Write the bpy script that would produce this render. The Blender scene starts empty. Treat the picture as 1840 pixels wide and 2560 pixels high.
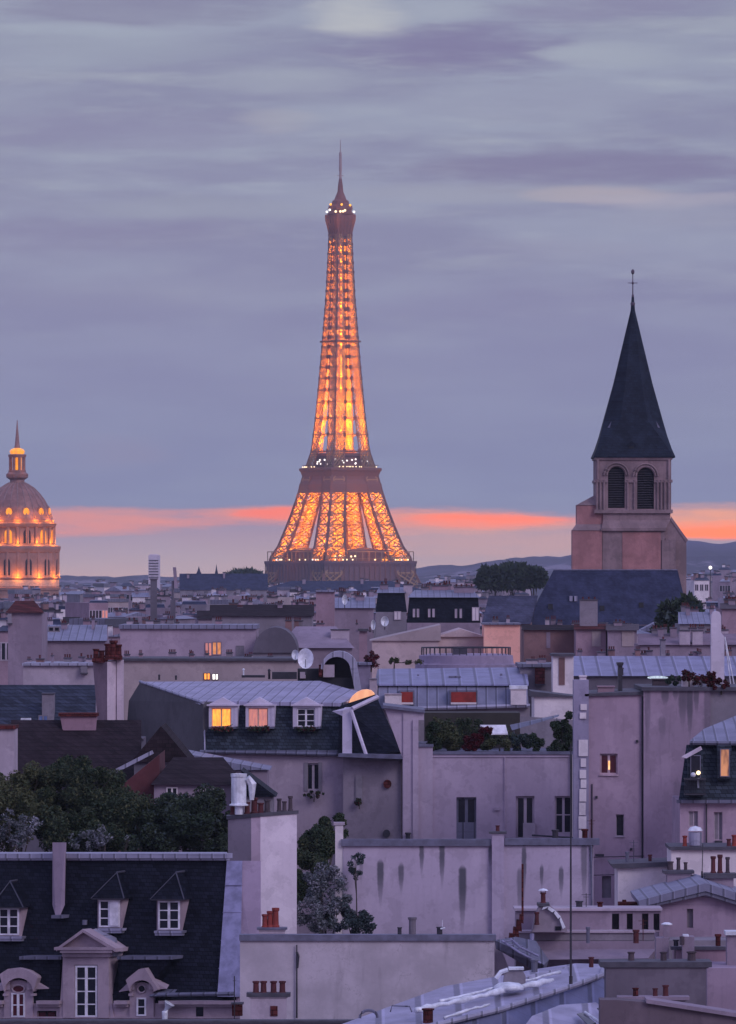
import bpy, bmesh, math, random
from mathutils import Vector, Matrix
C = bpy.context.scene
COL = C.collection
rnd = random.Random(7)
F = 15520.0      # focal length in photo pixels (photo is 1840 x 2560)
HZ = 1440.0      # row of the horizon
CZ = 45.0        # eye height
# ------------------------------------------------------------ camera
cd = bpy.data.cameras.new('camera'); cam = bpy.data.objects.new('camera', cd); COL.objects.link(cam)
cam.location = (0, 0, CZ); cam.rotation_euler = (math.radians(90), 0, 0)
cd.sensor_fit = 'VERTICAL'; cd.sensor_height = 36.0; cd.lens = 36.0*F/2560.0
cd.shift_y = (HZ-1280.0)/2560.0
cd.clip_start = 1.0; cd.clip_end = 60000.0
C.camera = cam
C.render.resolution_x = 736; C.render.resolution_y = 1024
C.view_settings.view_transform = 'Standard'; C.view_settings.look = 'None'
C.view_settings.exposure = 0.0; C.view_settings.gamma = 1.0
C.render.engine = 'CYCLES'
try:
    C.cycles.volume_bounces = 1; C.cycles.max_bounces = 6; C.cycles.diffuse_bounces = 3
except Exception: pass

def s2l(c):
    return tuple(((v/255.0)/12.92 if v/255.0 <= .04045 else ((v/255.0+.055)/1.055)**2.4) for v in c)

class NT:
    def __init__(s, tree): s.t = tree; s.n = tree.nodes; s.l = tree.links
    def put(s, sock, v):
        if hasattr(v, 'is_linked') or isinstance(v, bpy.types.NodeSocket): s.l.new(v, sock)
        else:
            try: sock.default_value = v
            except Exception: sock.default_value = tuple(v)+(1.0,)
    def m(s, op, a, b=0.0, c=0.0):
        n = s.n.new('ShaderNodeMath'); n.operation = op
        s.put(n.inputs[0], a); s.put(n.inputs[1], b); s.put(n.inputs[2], c); return n.outputs[0]
    def mix(s, f, a, b, mode='MIX'):
        n = s.n.new('ShaderNodeMix'); n.data_type = 'RGBA'; n.blend_type = mode; n.clamp_factor = True
        s.put(n.inputs['Factor'], f)
        for k, v in ((6, a), (7, b)):
            if isinstance(v, bpy.types.NodeSocket): s.l.new(v, n.inputs[k])
            else: n.inputs[k].default_value = tuple(v)[:3]+(1.0,)
        return n.outputs[2]
    def noise(s, vec, scale, detail=3.0, rough=.55):
        n = s.n.new('ShaderNodeTexNoise'); s.l.new(vec, n.inputs['Vector'])
        n.inputs['Scale'].default_value = scale; n.inputs['Detail'].default_value = detail
        n.inputs['Roughness'].default_value = rough; return n.outputs[0]
    def comb(s, x, y, z=0.0):
        n = s.n.new('ShaderNodeCombineXYZ')
        for i, v in enumerate((x, y, z)): s.put(n.inputs[i], v)
        return n.outputs[0]
    def sep(s, v):
        n = s.n.new('ShaderNodeSeparateXYZ'); s.l.new(v, n.inputs[0]); return n.outputs
    def ramp(s, f, stops, interp='LINEAR'):
        n = s.n.new('ShaderNodeValToRGB'); s.put(n.inputs[0], f); cr = n.color_ramp; cr.interpolation = interp
        while len(cr.elements) < len(stops): cr.elements.new(.5)
        for e, (p, c) in zip(cr.elements, stops):
            e.position = p; e.color = (tuple(c)[:3]+(1.0,)) if not isinstance(c, (int, float)) else (c, c, c, 1)
        return n.outputs[0]
    def sstep(s, v, a, b):
        n = s.n.new('ShaderNodeMapRange'); n.interpolation_type = 'SMOOTHSTEP'
        s.put(n.inputs['Value'], v); s.put(n.inputs['From Min'], a); s.put(n.inputs['From Max'], b)
        return n.outputs[0]

# ------------------------------------------------------------ world: dusk sky under streaked cloud
SUN_EL, SUN_AZ = math.radians(32), math.radians(140)   # soft light from the open sky behind the camera on the right
w = bpy.data.worlds.new('World'); C.world = w; w.use_nodes = True
t = NT(w.node_tree); t.n.clear()
tc = t.n.new('ShaderNodeTexCoord'); X, Y_, Z = t.sep(tc.outputs['Generated'])
az = t.m('ARCTAN2', X, Y_); el = t.m('ARCSINE', Z)
cv = t.comb(t.m('MULTIPLY', az, 16.0), t.m('MULTIPLY', el, 95.0))
n1 = t.noise(cv, 1.1, 5.0, .5)
cv2 = t.comb(t.m('MULTIPLY_ADD', n1, .8, t.m('MULTIPLY', az, 34.0)), t.m('MULTIPLY_ADD', n1, 1.2, t.m('MULTIPLY', el, 260.0)), 4.2)
n2 = t.noise(cv2, 1.0, 8.0, .6)
n3 = t.noise(t.comb(t.m('MULTIPLY', az, 90.0), t.m('MULTIPLY', el, 620.0), 7.7), 1.0, 5.0, .6)
wv = t.m('MULTIPLY_ADD', t.m('SUBTRACT', n1, .5), .009, el)
E = lambda y: (HZ-y)/F/0.1
low = t.ramp(t.m('DIVIDE', wv, .1), [
    (0.0, s2l((214, 178, 172))), (E(1395), s2l((202, 172, 172))), (E(1345), s2l((188, 160, 170))), (E(1306), s2l((160, 148, 172))),
    (E(1270), s2l((139, 141, 172))), (E(1120), s2l((135, 138, 170))), (E(800), s2l((133, 134, 168))), (E(560), s2l((137, 138, 170))),
    (E(380), s2l((137, 139, 170))), (E(150), s2l((140, 142, 172))), (1.0, s2l((138, 138, 168)))])
col = low
calm = t.sstep(el, (HZ-1000)/F, (HZ-430)/F)
lo, li, dk = s2l((112, 112, 150)), s2l((166, 168, 186)), s2l((122, 116, 158))
cloud = t.mix(t.sstep(n1, .40, .62), s2l((124, 126, 162)), s2l((152, 158, 182)))
col = t.mix(t.m('MULTIPLY_ADD', calm, .40, .20), col, cloud)
col = t.mix(t.m('MULTIPLY', t.sstep(n2, .50, .72), t.m('MULTIPLY_ADD', calm, .36, .10)), col, s2l((168, 172, 186)))
col = t.mix(t.m('MULTIPLY', t.sstep(n3, .50, .70), t.m('MULTIPLY_ADD', calm, .11, .03)), col, s2l((172, 176, 190)))
col = t.mix(t.m('MULTIPLY', t.sstep(n3, .50, .32), t.m('MULTIPLY_ADD', calm, .09, .03)), col, s2l((112, 112, 150)))
def blob(col, x, y, sx, sy, c, k):
    # soft streak of cloud centred on a compass bearing and an elevation
    u = t.m('DIVIDE', t.m('SUBTRACT', t.m('MULTIPLY_ADD', t.m('SUBTRACT', n2, .5), .02, az), (x-920)/F), sx/F)
    v = t.m('DIVIDE', t.m('SUBTRACT', t.m('MULTIPLY_ADD', t.m('SUBTRACT', n1, .5), .005, el), (HZ-y)/F), sy/F)
    r = t.m('ADD', t.m('MULTIPLY', u, u), t.m('MULTIPLY', v, v))
    g = t.m('MULTIPLY', t.sstep(t.m('MULTIPLY_ADD', n3, 1.5, r), 1.9, .65), k)
    return t.mix(g, col, c)
for b in [
    (1120, 120, 340, 85, s2l((112, 106, 152)), .85), (300, 20, 400, 55, s2l((122, 120, 156)), .7), (900, 45, 180, 62, s2l((182, 180, 190)), .95), (1500, 140, 200, 36, s2l((168, 172, 188)), .8), (700, 215, 260, 40, s2l((158, 162, 182)), .6), (200, 75, 260, 26, s2l((160, 166, 186)), .6), (1120, 20, 120, 30, s2l((160, 164, 184)), .6),
    (250, 130, 420, 60, s2l((150, 156, 178)), .6), (1500, 25, 300, 50, s2l((126, 122, 160)), .7), (1600, 130, 260, 55, s2l((150, 155, 178)), .6),
    (300, 330, 520, 60, s2l((130, 128, 165)), .55), (700, 300, 120, 35, s2l((165, 162, 178)), .55), (1300, 250, 420, 60, s2l((140, 142, 172)), .5),
    (1450, 425, 560, 58, s2l((116, 112, 152)), .85), (500, 420, 500, 40, s2l((124, 124, 162)), .6), (1500, 487, 210, 28, s2l((198, 172, 174)), .65), (1650, 505, 300, 22, s2l((172, 164, 182)), .7),
    (1250, 480, 560, 30, s2l((154, 154, 174)), .55), (500, 525, 420, 38, s2l((148, 152, 174)), .6), (250, 590, 520, 50, s2l((125, 122, 160)), .6),
    (1750, 540, 330, 40, s2l((150, 150, 175)), .5), (1400, 620, 260, 45, s2l((148, 148, 174)), .4), (350, 740, 500, 60, s2l((140, 140, 170)), .35),
    (1250, 760, 420, 60, s2l((128, 126, 164)), .35), (300, 1130, 160, 50, s2l((152, 142, 166)), .35), (1700, 1050, 300, 90, s2l((142, 146, 172)), .4),
    (250, 1302, 360, 36, (.92, .32, .24), .85), (760, 1292, 460, 32, (.98, .31, .22), .9), (690, 1288, 150, 19, (1.3, .22, .10), .95),
    (1120, 1302, 460, 38, (.98, .35, .24), .85), (1230, 1300, 230, 25, (1.5, .26, .08), .98), (1250, 1350, 560, 55, s2l((222, 172, 160)), .6),
    (1780, 1302, 260, 42, (1.1, .42, .22), .95), (1800, 1324, 190, 26, (1.6, .30, .05), .98)]:
    col = blob(col, *b)
col = t.mix(t.sstep(el, .008, .013), col, t.mix(1.0, col, (.97, 1.065, 1.05), 'MULTIPLY'))
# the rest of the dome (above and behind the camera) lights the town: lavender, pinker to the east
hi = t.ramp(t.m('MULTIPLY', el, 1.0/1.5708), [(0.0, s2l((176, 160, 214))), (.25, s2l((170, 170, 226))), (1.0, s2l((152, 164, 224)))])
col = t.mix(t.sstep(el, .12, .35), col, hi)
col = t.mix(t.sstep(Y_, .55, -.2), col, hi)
sky = t.n.new('ShaderNodeTexSky'); sky.sky_type = 'NISHITA'; sky.sun_disc = False
sky.sun_elevation = math.radians(0.5); sky.sun_rotation = SUN_AZ
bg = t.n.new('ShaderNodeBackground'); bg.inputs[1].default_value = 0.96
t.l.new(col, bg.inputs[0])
bg2 = t.n.new('ShaderNodeBackground'); bg2.inputs[1].default_value = 0.05; t.l.new(sky.outputs[0], bg2.inputs[0])
ad = t.n.new('ShaderNodeAddShader'); t.l.new(bg.outputs[0], ad.inputs[0]); t.l.new(bg2.outputs[0], ad.inputs[1])
ow = t.n.new('ShaderNodeOutputWorld'); t.l.new(ad.outputs[0], ow.inputs[0])
# ------------------------------------------------------------ sun: very soft dusk light
sd = bpy.data.lights.new('sun', 'SUN'); sd.energy = 1.0; sd.angle = math.radians(24); sd.color = (.95, .86, 1.0)
so = bpy.data.objects.new('sun', sd); COL.objects.link(so)
dirv = Vector((math.sin(SUN_AZ)*math.cos(SUN_EL), math.cos(SUN_AZ)*math.cos(SUN_EL), math.sin(SUN_EL)))
so.rotation_euler = dirv.to_track_quat('Z', 'Y').to_euler()

# ------------------------------------------------------------ materials
MATS = {}
def mat(name, fn):
    if name in MATS: return MATS[name]
    m = bpy.data.materials.new(name); m.use_nodes = True; MATS[name] = m
    k = NT(m.node_tree); bs = k.n['Principled BSDF']; fn(k, bs); return m
def objc(k):
    tc = k.n.new('ShaderNodeTexCoord'); return tc.outputs['Object']
def bump(k, bs, h, st, dist=.02):
    b = k.n.new('ShaderNodeBump'); b.inputs['Strength'].default_value = st; b.inputs['Distance'].default_value = dist
    k.l.new(h, b.inputs['Height']); k.l.new(b.outputs[0], bs.inputs['Normal'])
def mul(c, f): return tuple(min(1, v*f) for v in c)
def plaster(name, c, mott=.22, dirt=.35, streaks=()):
    c = (min(1, c[0]*1.03), min(1, c[1]*.99), min(1, c[2]*1.07))
    def fn(k, bs):
        o = objc(k); x, y, z = k.sep(o)
        big = k.noise(o, .28, 4.0, .6); fine = k.noise(o, 5.0, 5.0, .65)
        sv = k.comb(k.m('MULTIPLY', k.m('ADD', x, y), 2.2), 0.0, k.m('MULTIPLY', z, .16)); st = k.noise(sv, 1.0, 4.0, .6)
        col = k.mix(k.sstep(big, .35, .68), mul(c, 1-mott), mul(c, 1+mott*.5))
        col = k.mix(k.m('MULTIPLY', k.sstep(st, .52, .78), dirt), col, mul((c[0]*.9, c[1]*.9, c[2]), .5))
        col = k.mix(k.m('MULTIPLY', k.sstep(fine, .45, .75), .22), col, mul(c, .62))
        pa = k.noise(o, 1.0, 6.0, .62); col = k.mix(k.m('MULTIPLY', k.sstep(pa, .53, .565), .30), col, mul(c, .62))
        pb = k.noise(o, .55, 5.0, .6); col = k.mix(k.m('MULTIPLY', k.sstep(pb, .56, .585), .30), col, mul((c[0]*1.0, c[1]*1.02, c[2]*.98), 1.22))
        sf = k.noise(k.comb(k.m('MULTIPLY', k.m('ADD', x, y), 6.0), 3.0, k.m('MULTIPLY', z, .4)), 1.0, 3.0, .6); col = k.mix(k.m('MULTIPLY', k.sstep(sf, .58, .75), dirt*.7), col, mul(c, .45))
        for (sx, sw, z1, z0, kk) in streaks:
            zz = k.m('MULTIPLY', k.sstep(z, z0, z0+(z1-z0)*.75), k.sstep(z, z1+.12, z1-.2))
            u = k.m('DIVIDE', k.m('SUBTRACT', k.m('MULTIPLY_ADD', k.m('SUBTRACT', st, .5), .06, k.m('MULTIPLY_ADD', k.m('SUBTRACT', fine, .5), .10, x)), sx), k.m('MULTIPLY_ADD', zz, sw*.75, sw*.25))
            g = k.sstep(k.m('ABSOLUTE', u), 1.3, .6)
            col = k.mix(k.m('MULTIPLY', k.m('MULTIPLY', g, zz), kk), col, (.03, .04, .052))
        k.l.new(col, bs.inputs['Base Color']); bs.inputs['Roughness'].default_value = .9
        bump(k, bs, fine, .25, .015)
    return mat(name, fn)
def seams(name, c, period=.55, rough=.5):
    def fn(k, bs):
        o = objc(k); x, y, z = k.sep(o)
        fr = k.m('FRACT', k.m('DIVIDE', x, period)); rib = k.sstep(k.m('ABSOLUTE', k.m('SUBTRACT', fr, .5)), .10, .05)
        n = k.noise(o, .8, 4.0, .6); f2 = k.noise(o, 6.0, 3.0)
        cross = k.sstep(k.m('ABSOLUTE', k.m('SUBTRACT', k.m('FRACT', k.m('DIVIDE', k.m('ADD', y, z), 1.9)), .5)), .03, .01)
        col = k.mix(k.sstep(n, .3, .7), mul(c, .78), mul(c, 1.12))
        col = k.mix(k.m('MULTIPLY', rib, .8), col, mul(c, .4))
        hl = k.sstep(k.m('ABSOLUTE', k.m('SUBTRACT', fr, .62)), .05, .02); col = k.mix(k.m('MULTIPLY', hl, .5), col, mul(c, 1.5))
        col = k.mix(k.m('MULTIPLY', cross, .3), col, mul(c, .5))
        col = k.mix(k.m('MULTIPLY', k.sstep(f2, .5, .8), .15), col, mul(c, 1.2))
        k.l.new(col, bs.inputs['Base Color']); bs.inputs['Roughness'].default_value = rough; bs.inputs['Metallic'].default_value = .15
        bump(k, bs, rib, .6, .03)
    return mat(name, fn)
def slates(name, c, row=.16, rough=.6, con=.72):
    def fn(k, bs):
        o = objc(k); x, y, z = k.sep(o)
        b = k.n.new('ShaderNodeTexBrick'); k.l.new(k.comb(k.m('ADD', x, y), z), b.inputs['Vector'])
        b.inputs['Scale'].default_value = 1.0; b.inputs['Brick Width'].default_value = row*1.6; b.inputs['Row Height'].default_value = row
        b.inputs['Mortar Size'].default_value = row*.08; b.inputs['Color1'].default_value = mul(c, .6)+(1,)
        b.inputs['Color2'].default_value = mul(c, 1.9)+(1,); b.inputs['Mortar'].default_value = mul(c, .15)+(1,)
        n = k.noise(o, .7, 4.0, .6); n3 = k.noise(o, 3.5, 3.0)
        col = k.mix(k.sstep(n, .35, .7), mul(c, .7), mul(c, 1.4)); col = k.mix(con, col, b.outputs[0])
        col = k.mix(k.m('MULTIPLY', k.sstep(n3, .55, .8), .35), col, (c[0]*1.7, c[1]*1.2, c[2]*1.5))
        k.l.new(col, bs.inputs['Base Color']); bs.inputs['Roughness'].default_value = rough
        bs.inputs['Specular IOR Level'].default_value = .08
        bump(k, bs, b.outputs[1], .6, .03)
    return mat(name, fn)
def plain(name, c, rough=.7, metal=0.0, vary=.25, scale=2.0):
    def fn(k, bs):
        n = k.noise(objc(k), scale, 4.0, .6)
        k.l.new(k.mix(k.sstep(n, .3, .7), mul(c, 1-vary), mul(c, 1+vary)), bs.inputs['Base Color'])
        bs.inputs['Roughness'].default_value = rough; bs.inputs['Metallic'].default_value = metal
    return mat(name, fn)
def glow(name, c, st, c2=None, scale=3.0):
    def fn(k, bs):
        o = objc(k); x, y, z = k.sep(o)
        n = k.noise(k.comb(k.m('MULTIPLY', x, 3.0), y, k.m('MULTIPLY', z, .7)), scale, 3.0)
        col = k.mix(k.sstep(n, .35, .65), c2 or mul(c, .55), c)
        k.l.new(col, bs.inputs['Emission Color']); bs.inputs['Emission Strength'].default_value = st
        bs.inputs['Base Color'].default_value = mul(c, .3)+(1,); bs.inputs['Roughness'].default_value = .3
    return mat(name, fn)
def glass(name, c=(.012, .014, .022)):
    def fn(k, bs):
        n = k.noise(objc(k), 2.5, 2.0)
        k.l.new(k.mix(n, mul(c, .5), mul(c, 1.8)), bs.inputs['Base Color'])
        bs.inputs['Roughness'].default_value = .18; bs.inputs['Specular IOR Level'].default_value = .35
    return mat(name, fn)

W_WHITE = plaster('plaster_white', (.74, .69, .66), .10, .16)
W_PALE = plaster('plaster_pale', (.46, .40, .43), .16, .3)
W_CREAM = plaster('plaster_cream', (.42, .35, .33), .14, .25)
W_MAUVE = plaster('plaster_mauve', (.29, .235, .275), .18, .35)
W_PINK = plaster('plaster_pink', (.34, .235, .265), .16, .35)
W_SALMON = plaster('plaster_salmon', (.95, .50, .36), .08, .08)
W_GREY = plaster('plaster_grey', (.24, .22, .24), .2, .3)
W_DARK = plaster('plaster_dark', (.13, .12, .14), .2, .3)
W_BROWN = plaster('plaster_brown', (.24, .14, .13), .25, .3)
STONE = plaster('stone_carved', (.40, .32, .34), .2, .3)
CHURCH = plaster('church_stone', (.27, .195, .19), .3, .5)
CHURCHP = plaster('church_stone_pink', (.40, .20, .185), .25, .4)
ZINC = seams('zinc_roof', (.22, .22, .31)); ZINCP = seams('zinc_pale', (.34, .33, .43), .6)
ZINCD = seams('zinc_dark', (.15, .15, .21), .6); LEAD = plain('lead_flashing', (.25, .24, .37), .6, .1)
SLATE = slates('slate_roof', (.0095, .011, .019)); SLATEB = slates('slate_blue', (.036, .041, .078), .2, .6, .22)
SLATEG = slates('slate_green', (.022, .034, .052)); TILE = slates('tile_brown', (.026, .018, .022), .2, .8, .4)
TILER = slates('tile_red', (.085, .022, .022), .2, .8); SPIRE = slates('spire_slate', (.016, .022, .036), .3, .6, .3)
POT = plain('terracotta', (.085, .016, .020), .8); POTB = plain('terracotta_bright', (.24, .036, .028), .8)
POTD = plain('dark_clay', (.07, .05, .06), .9); IRON = plain('dark_iron', (.04, .038, .05), .5, .3)
METAL = plain('galvanised_metal', (.70, .72, .78), .45, .1); WHITEP = plain('white_paint', (.72, .69, .74), .6)
COPING = plain('coping_lead', (.13, .13, .19), .6); COPD = plain('coping_dark', (.07, .065, .085), .7)
GLASS = glass('window_glass'); GLASSR = glass('window_glass_red', (.07, .012, .02)); BLIND = plain('red_blind', (.25, .025, .02), .8)
LIT = glow('lit_window_orange', (1.0, .40, .06), 1.5, (.9, .22, .05)); LITP = glow('lit_window_pink', (.62, .22, .18), 1.0, (.45, .17, .18))
LITD = glow('lit_window_dim', (.95, .38, .12), .85, (.08, .015, .02), 1.5); SKYL = glow('lit_skylight', (1.0, .50, .28), .9, (.85, .36, .2), .6)
BULB = glow('lamp_bulb', (1.0, .72, .42), 3.0); BULBW = glow('lamp_white', (1.0, .9, .85), 2.6); BULBO = glow('lamp_orange', (1.0, .42, .03), 2.4)
TOWER = plain('tower_paint', (.34, .20, .11), .6, 0, .1); TOWERD = plain('tower_paint_dark', (.17, .075, .065), .7, 0, .1)
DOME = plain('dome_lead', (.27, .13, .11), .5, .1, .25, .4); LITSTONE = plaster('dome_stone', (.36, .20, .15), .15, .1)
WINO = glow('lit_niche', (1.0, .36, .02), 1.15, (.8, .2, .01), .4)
BARK = plain('bark', (.045, .035, .03), .9)
def leafmat(name, c1, c2):
    def fn(k, bs):
        o = objc(k); n = k.noise(o, .9, 3.0); n2 = k.noise(o, 9.0, 2.0)
        col = k.mix(k.sstep(n, .35, .65), c1, c2); col = k.mix(k.m('MULTIPLY', n2, .6), col, mul(c2, 1.5))
        k.l.new(col, bs.inputs['Base Color']); bs.inputs['Roughness'].default_value = .8
        bs.inputs['Specular IOR Level'].default_value = .15
    return mat(name, fn)
LEAF = leafmat('leaves_dark', (.014, .032, .018), (.042, .058, .034)); LEAFO = leafmat('leaves_olive', (.04, .055, .025), (.085, .09, .045))
LEAFR = leafmat('leaves_red', (.035, .006, .010), (.085, .012, .018)); LEAFW = leafmat('leaves_pale', (.05, .07, .06), (.20, .20, .235))
LEAFB = leafmat('leaves_blue', (.02, .035, .04), (.05, .07, .07))

# ------------------------------------------------------------ geometry helpers
def gz(Y):
    return 14.0 if Y < 2500 else max(0.0, 14.0*(3800-Y)/1300.0)
class PL:
    """A vertical facade plane: passes the bearing of column px at distance Y, turned by ang degrees (right end nearer when positive)."""
    def __init__(s, Y, ang=0.0, px=920.0):
        s.a = math.radians(ang); s.n = Vector((math.sin(s.a), math.cos(s.a), 0)); s.O = Vector(((px-920)/F*Y, Y, 0)); s.Y = Y; s.px = px
    def p(s, px, py, d=0.0):
        r = Vector(((px-920)/F, 1.0, 0)); k = (d+s.n.dot(s.O))/s.n.dot(r)
        z = gz(s.Y)-.3 if py is None else CZ-(py-HZ)/F*k
        return Vector((r.x*k, k, z))
    def side(s, px, ang):  # a plane through column px of this one, turned
        q = s.p(px, HZ); o = PL(1, math.degrees(s.a)+ang); o.O = q.copy(); o.O.z = 0; o.Y = s.Y; o.px = px; return o
class MB:
    def __init__(s): s.v = []; s.f = []; s.m = []; s.i = 0
    def add(s, vs, fs):
        b = len(s.v); s.v += [Vector(v) for v in vs]; s.f += [tuple(b+i for i in f) for f in fs]; s.m += [s.i]*len(fs); return s
    def hull(s, pts):
        bm = bmesh.new()
        for p in pts: bm.verts.new(p)
        r = bmesh.ops.convex_hull(bm, input=bm.verts)
        bmesh.ops.delete(bm, geom=[g for g in set(r['geom_interior']+r['geom_unused']) if isinstance(g, bmesh.types.BMVert)], context='VERTS')
        bmesh.ops.dissolve_limit(bm, angle_limit=.002, verts=bm.verts, edges=bm.edges)
        bmesh.ops.recalc_face_normals(bm, faces=bm.faces)
        bm.verts.index_update(); s.add([v.co.copy() for v in bm.verts], [[v.index for v in f.verts] for f in bm.faces]); bm.free(); return s
    def H(s, pl, pts): return s.hull([pl.p(*q) for q in pts])
    def ext(s, pl, poly, d0, d1):      # polygon on the plane pushed straight back
        fr = [pl.p(x, y, d0) for x, y in poly]; off = pl.n*(d1-d0); n = len(fr)
        fs = [tuple(range(n)), tuple(range(2*n-1, n-1, -1))]+[(i, i+n, (i+1) % n+n, (i+1) % n) for i in range(n)]
        return s.add(fr+[p+off for p in fr], fs)
    def bx(s, pl, x0, y0, x1, y1, d0, d1): return s.ext(pl, [(x0, y0), (x0, y1), (x1, y1), (x1, y0)], d0, d1)
    def bar(s, a, b, w):
        a = Vector(a); b = Vector(b); d = (b-a).normalized(); u = d.cross(Vector((0, 0, 1)) if abs(d.z) < .95 else Vector((1, 0, 0))).normalized(); v = d.cross(u)
        c = [(-1, -1), (1, -1), (1, 1), (-1, 1)]; h = w/2
        return s.add([a+u*i*h+v*j*h for i, j in c]+[b+u*i*h+v*j*h for i, j in c], [(3, 2, 1, 0), (4, 5, 6, 7)]+[(i, (i+1) % 4, (i+1) % 4+4, i+4) for i in range(4)])
    def tube(s, pts, rs, n=8):
        pts = [Vector(p) for p in pts]
        if not isinstance(rs, (list, tuple)): rs = [rs]*len(pts)
        vs = []
        for i, p in enumerate(pts):
            d = (pts[min(i+1, len(pts)-1)]-pts[max(i-1, 0)]).normalized()
            u = d.cross(Vector((0, 0, 1)) if abs(d.z) < .9 else Vector((1, 0, 0))).normalized(); v = d.cross(u)
            vs += [p+(u*math.cos(k*2*math.pi/n)+v*math.sin(k*2*math.pi/n))*rs[i] for k in range(n)]
        fs = [(i*n+k, i*n+(k+1) % n, (i+1)*n+(k+1) % n, (i+1)*n+k) for i in range(len(pts)-1) for k in range(n)]
        fs += [tuple(range(n-1, -1, -1)), tuple(range((len(pts)-1)*n, len(pts)*n))]
        return s.add(vs, fs)
    def lathe(s, c, prof, n=16, ph=0.0):  # prof: (r, z) absolute z
        c = Vector(c); vs = [Vector((c.x+r*math.cos(ph+k*2*math.pi/n), c.y+r*math.sin(ph+k*2*math.pi/n), z)) for r, z in prof for k in range(n)]
        fs = [(i*n+k, i*n+(k+1) % n, (i+1)*n+(k+1) % n, (i+1)*n+k) for i in range(len(prof)-1) for k in range(n)]
        fs += [tuple(range(n-1, -1, -1)), tuple(range((len(prof)-1)*n, len(prof)*n))]
        return s.add(vs, fs)
    def ball(s, c, r, sz=1.0, n=10):
        c = Vector(c); return s.lathe(c, [(max(.001, r*math.sin(math.pi*i/n)), c.z-r*sz*math.cos(math.pi*i/n)) for i in range(n+1)], n)
    def build(s, name, mats, parent=None, label=None, smooth=False):
        me = bpy.data.meshes.new(name)
        inv = parent.get('_inv') if parent is not None else None
        M = ROOTS[parent.name].inverted() if parent is not None and parent.name in ROOTS else Matrix.Identity(4)
        me.from_pydata([M @ v for v in s.v], [], s.f)
        if not isinstance(mats, (list, tuple)): mats = [mats]
        for m in mats: me.materials.append(m)
        for p, i in zip(me.polygons, s.m): p.material_index = i; p.use_smooth = smooth
        bm = bmesh.new(); bm.from_mesh(me); bmesh.ops.recalc_face_normals(bm, faces=bm.faces); bm.to_mesh(me); bm.free()
        o = bpy.data.objects.new(name, me); COL.objects.link(o)
        if parent is not None: o.parent = parent; ROOTS[o.name] = ROOTS.get(parent.name, Matrix.Identity(4))
        if label: o['label'] = label
        return o
ROOTS = {}
def tag(o, label, cat, group=None, kind=None):
    if label: o['label'] = label
    if cat: o['category'] = cat
    if group: o['group'] = group
    if kind: o['kind'] = kind
    return o
def thing(name, label, cat, pl, px, py=None, group=None):
    o = bpy.data.objects.new(name, None); COL.objects.link(o)
    q = pl.p(px, py); o.location = q; o.rotation_euler = (0, 0, -pl.a); o.empty_display_size = .1
    ROOTS[o.name] = Matrix.Translation(q) @ Matrix.Rotation(-pl.a, 4, 'Z')
    return tag(o, label, cat, group)
def solo(name, label, cat, pl, px, py, mb, mats, group=None, smooth=False):   # a thing that is a single mesh
    q = pl.p(px, py); M = Matrix.Translation(q) @ Matrix.Rotation(-pl.a, 4, 'Z'); Mi = M.inverted()
    mb.v = [Mi @ v for v in mb.v]; o = mb.build(name, mats, None, None, smooth); o.location = q; o.rotation_euler = (0, 0, -pl.a)
    return tag(o, label, cat, group)
def facade(root, pl, x0, y0, x1, y1, holes, wm, depth=8.0, th=.28, name='wall', d=0.0):
    m = MB(); xs = sorted({x0, x1}|{h[0] for h in holes}|{h[2] for h in holes}); bot = y1
    ys = sorted({y0}|{h[1] for h in holes}|{h[3] for h in holes})+[y1]
    if y1 is not None: ys = sorted(set(ys))
    def hole(a, b, c, e):
        return any(h[0] <= a and c <= h[2] and h[1] <= b and (e is not None and e <= h[3]) for h in holes)
    for i in range(len(xs)-1):
        for j in range(len(ys)-1):
            if not hole(xs[i], ys[j], xs[i+1], ys[j+1]):
                m.add([pl.p(xs[i], ys[j], d), pl.p(xs[i+1], ys[j], d), pl.p(xs[i+1], ys[j+1], d), pl.p(xs[i], ys[j+1], d)], [(0, 1, 2, 3)])
    for h in holes:
        q = [pl.p(h[0], h[1], d), pl.p(h[2], h[1], d), pl.p(h[2], h[3], d), pl.p(h[0], h[3], d)]; r = [v+pl.n*th for v in q]
        m.add(q+r, [(k, (k+1) % 4, (k+1) % 4+4, k+4) for k in range(4)])
    q = [pl.p(x0, y0, d), pl.p(x1, y0, d), pl.p(x1, y1, d), pl.p(x0, y1, d)]; r = [v+pl.n*th for v in q]; r2 = [v+pl.n*depth for v in q]
    m.add(q+r, [(k, (k+1) % 4, (k+1) % 4+4, k+4) for k in range(4)]); m.add(r+r2, [(0, 1, 2, 3), (7, 6, 5, 4)]+[(k, (k+1) % 4, (k+1) % 4+4, k+4) for k in range(4)])
    return m.build(name, wm, root)
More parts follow.
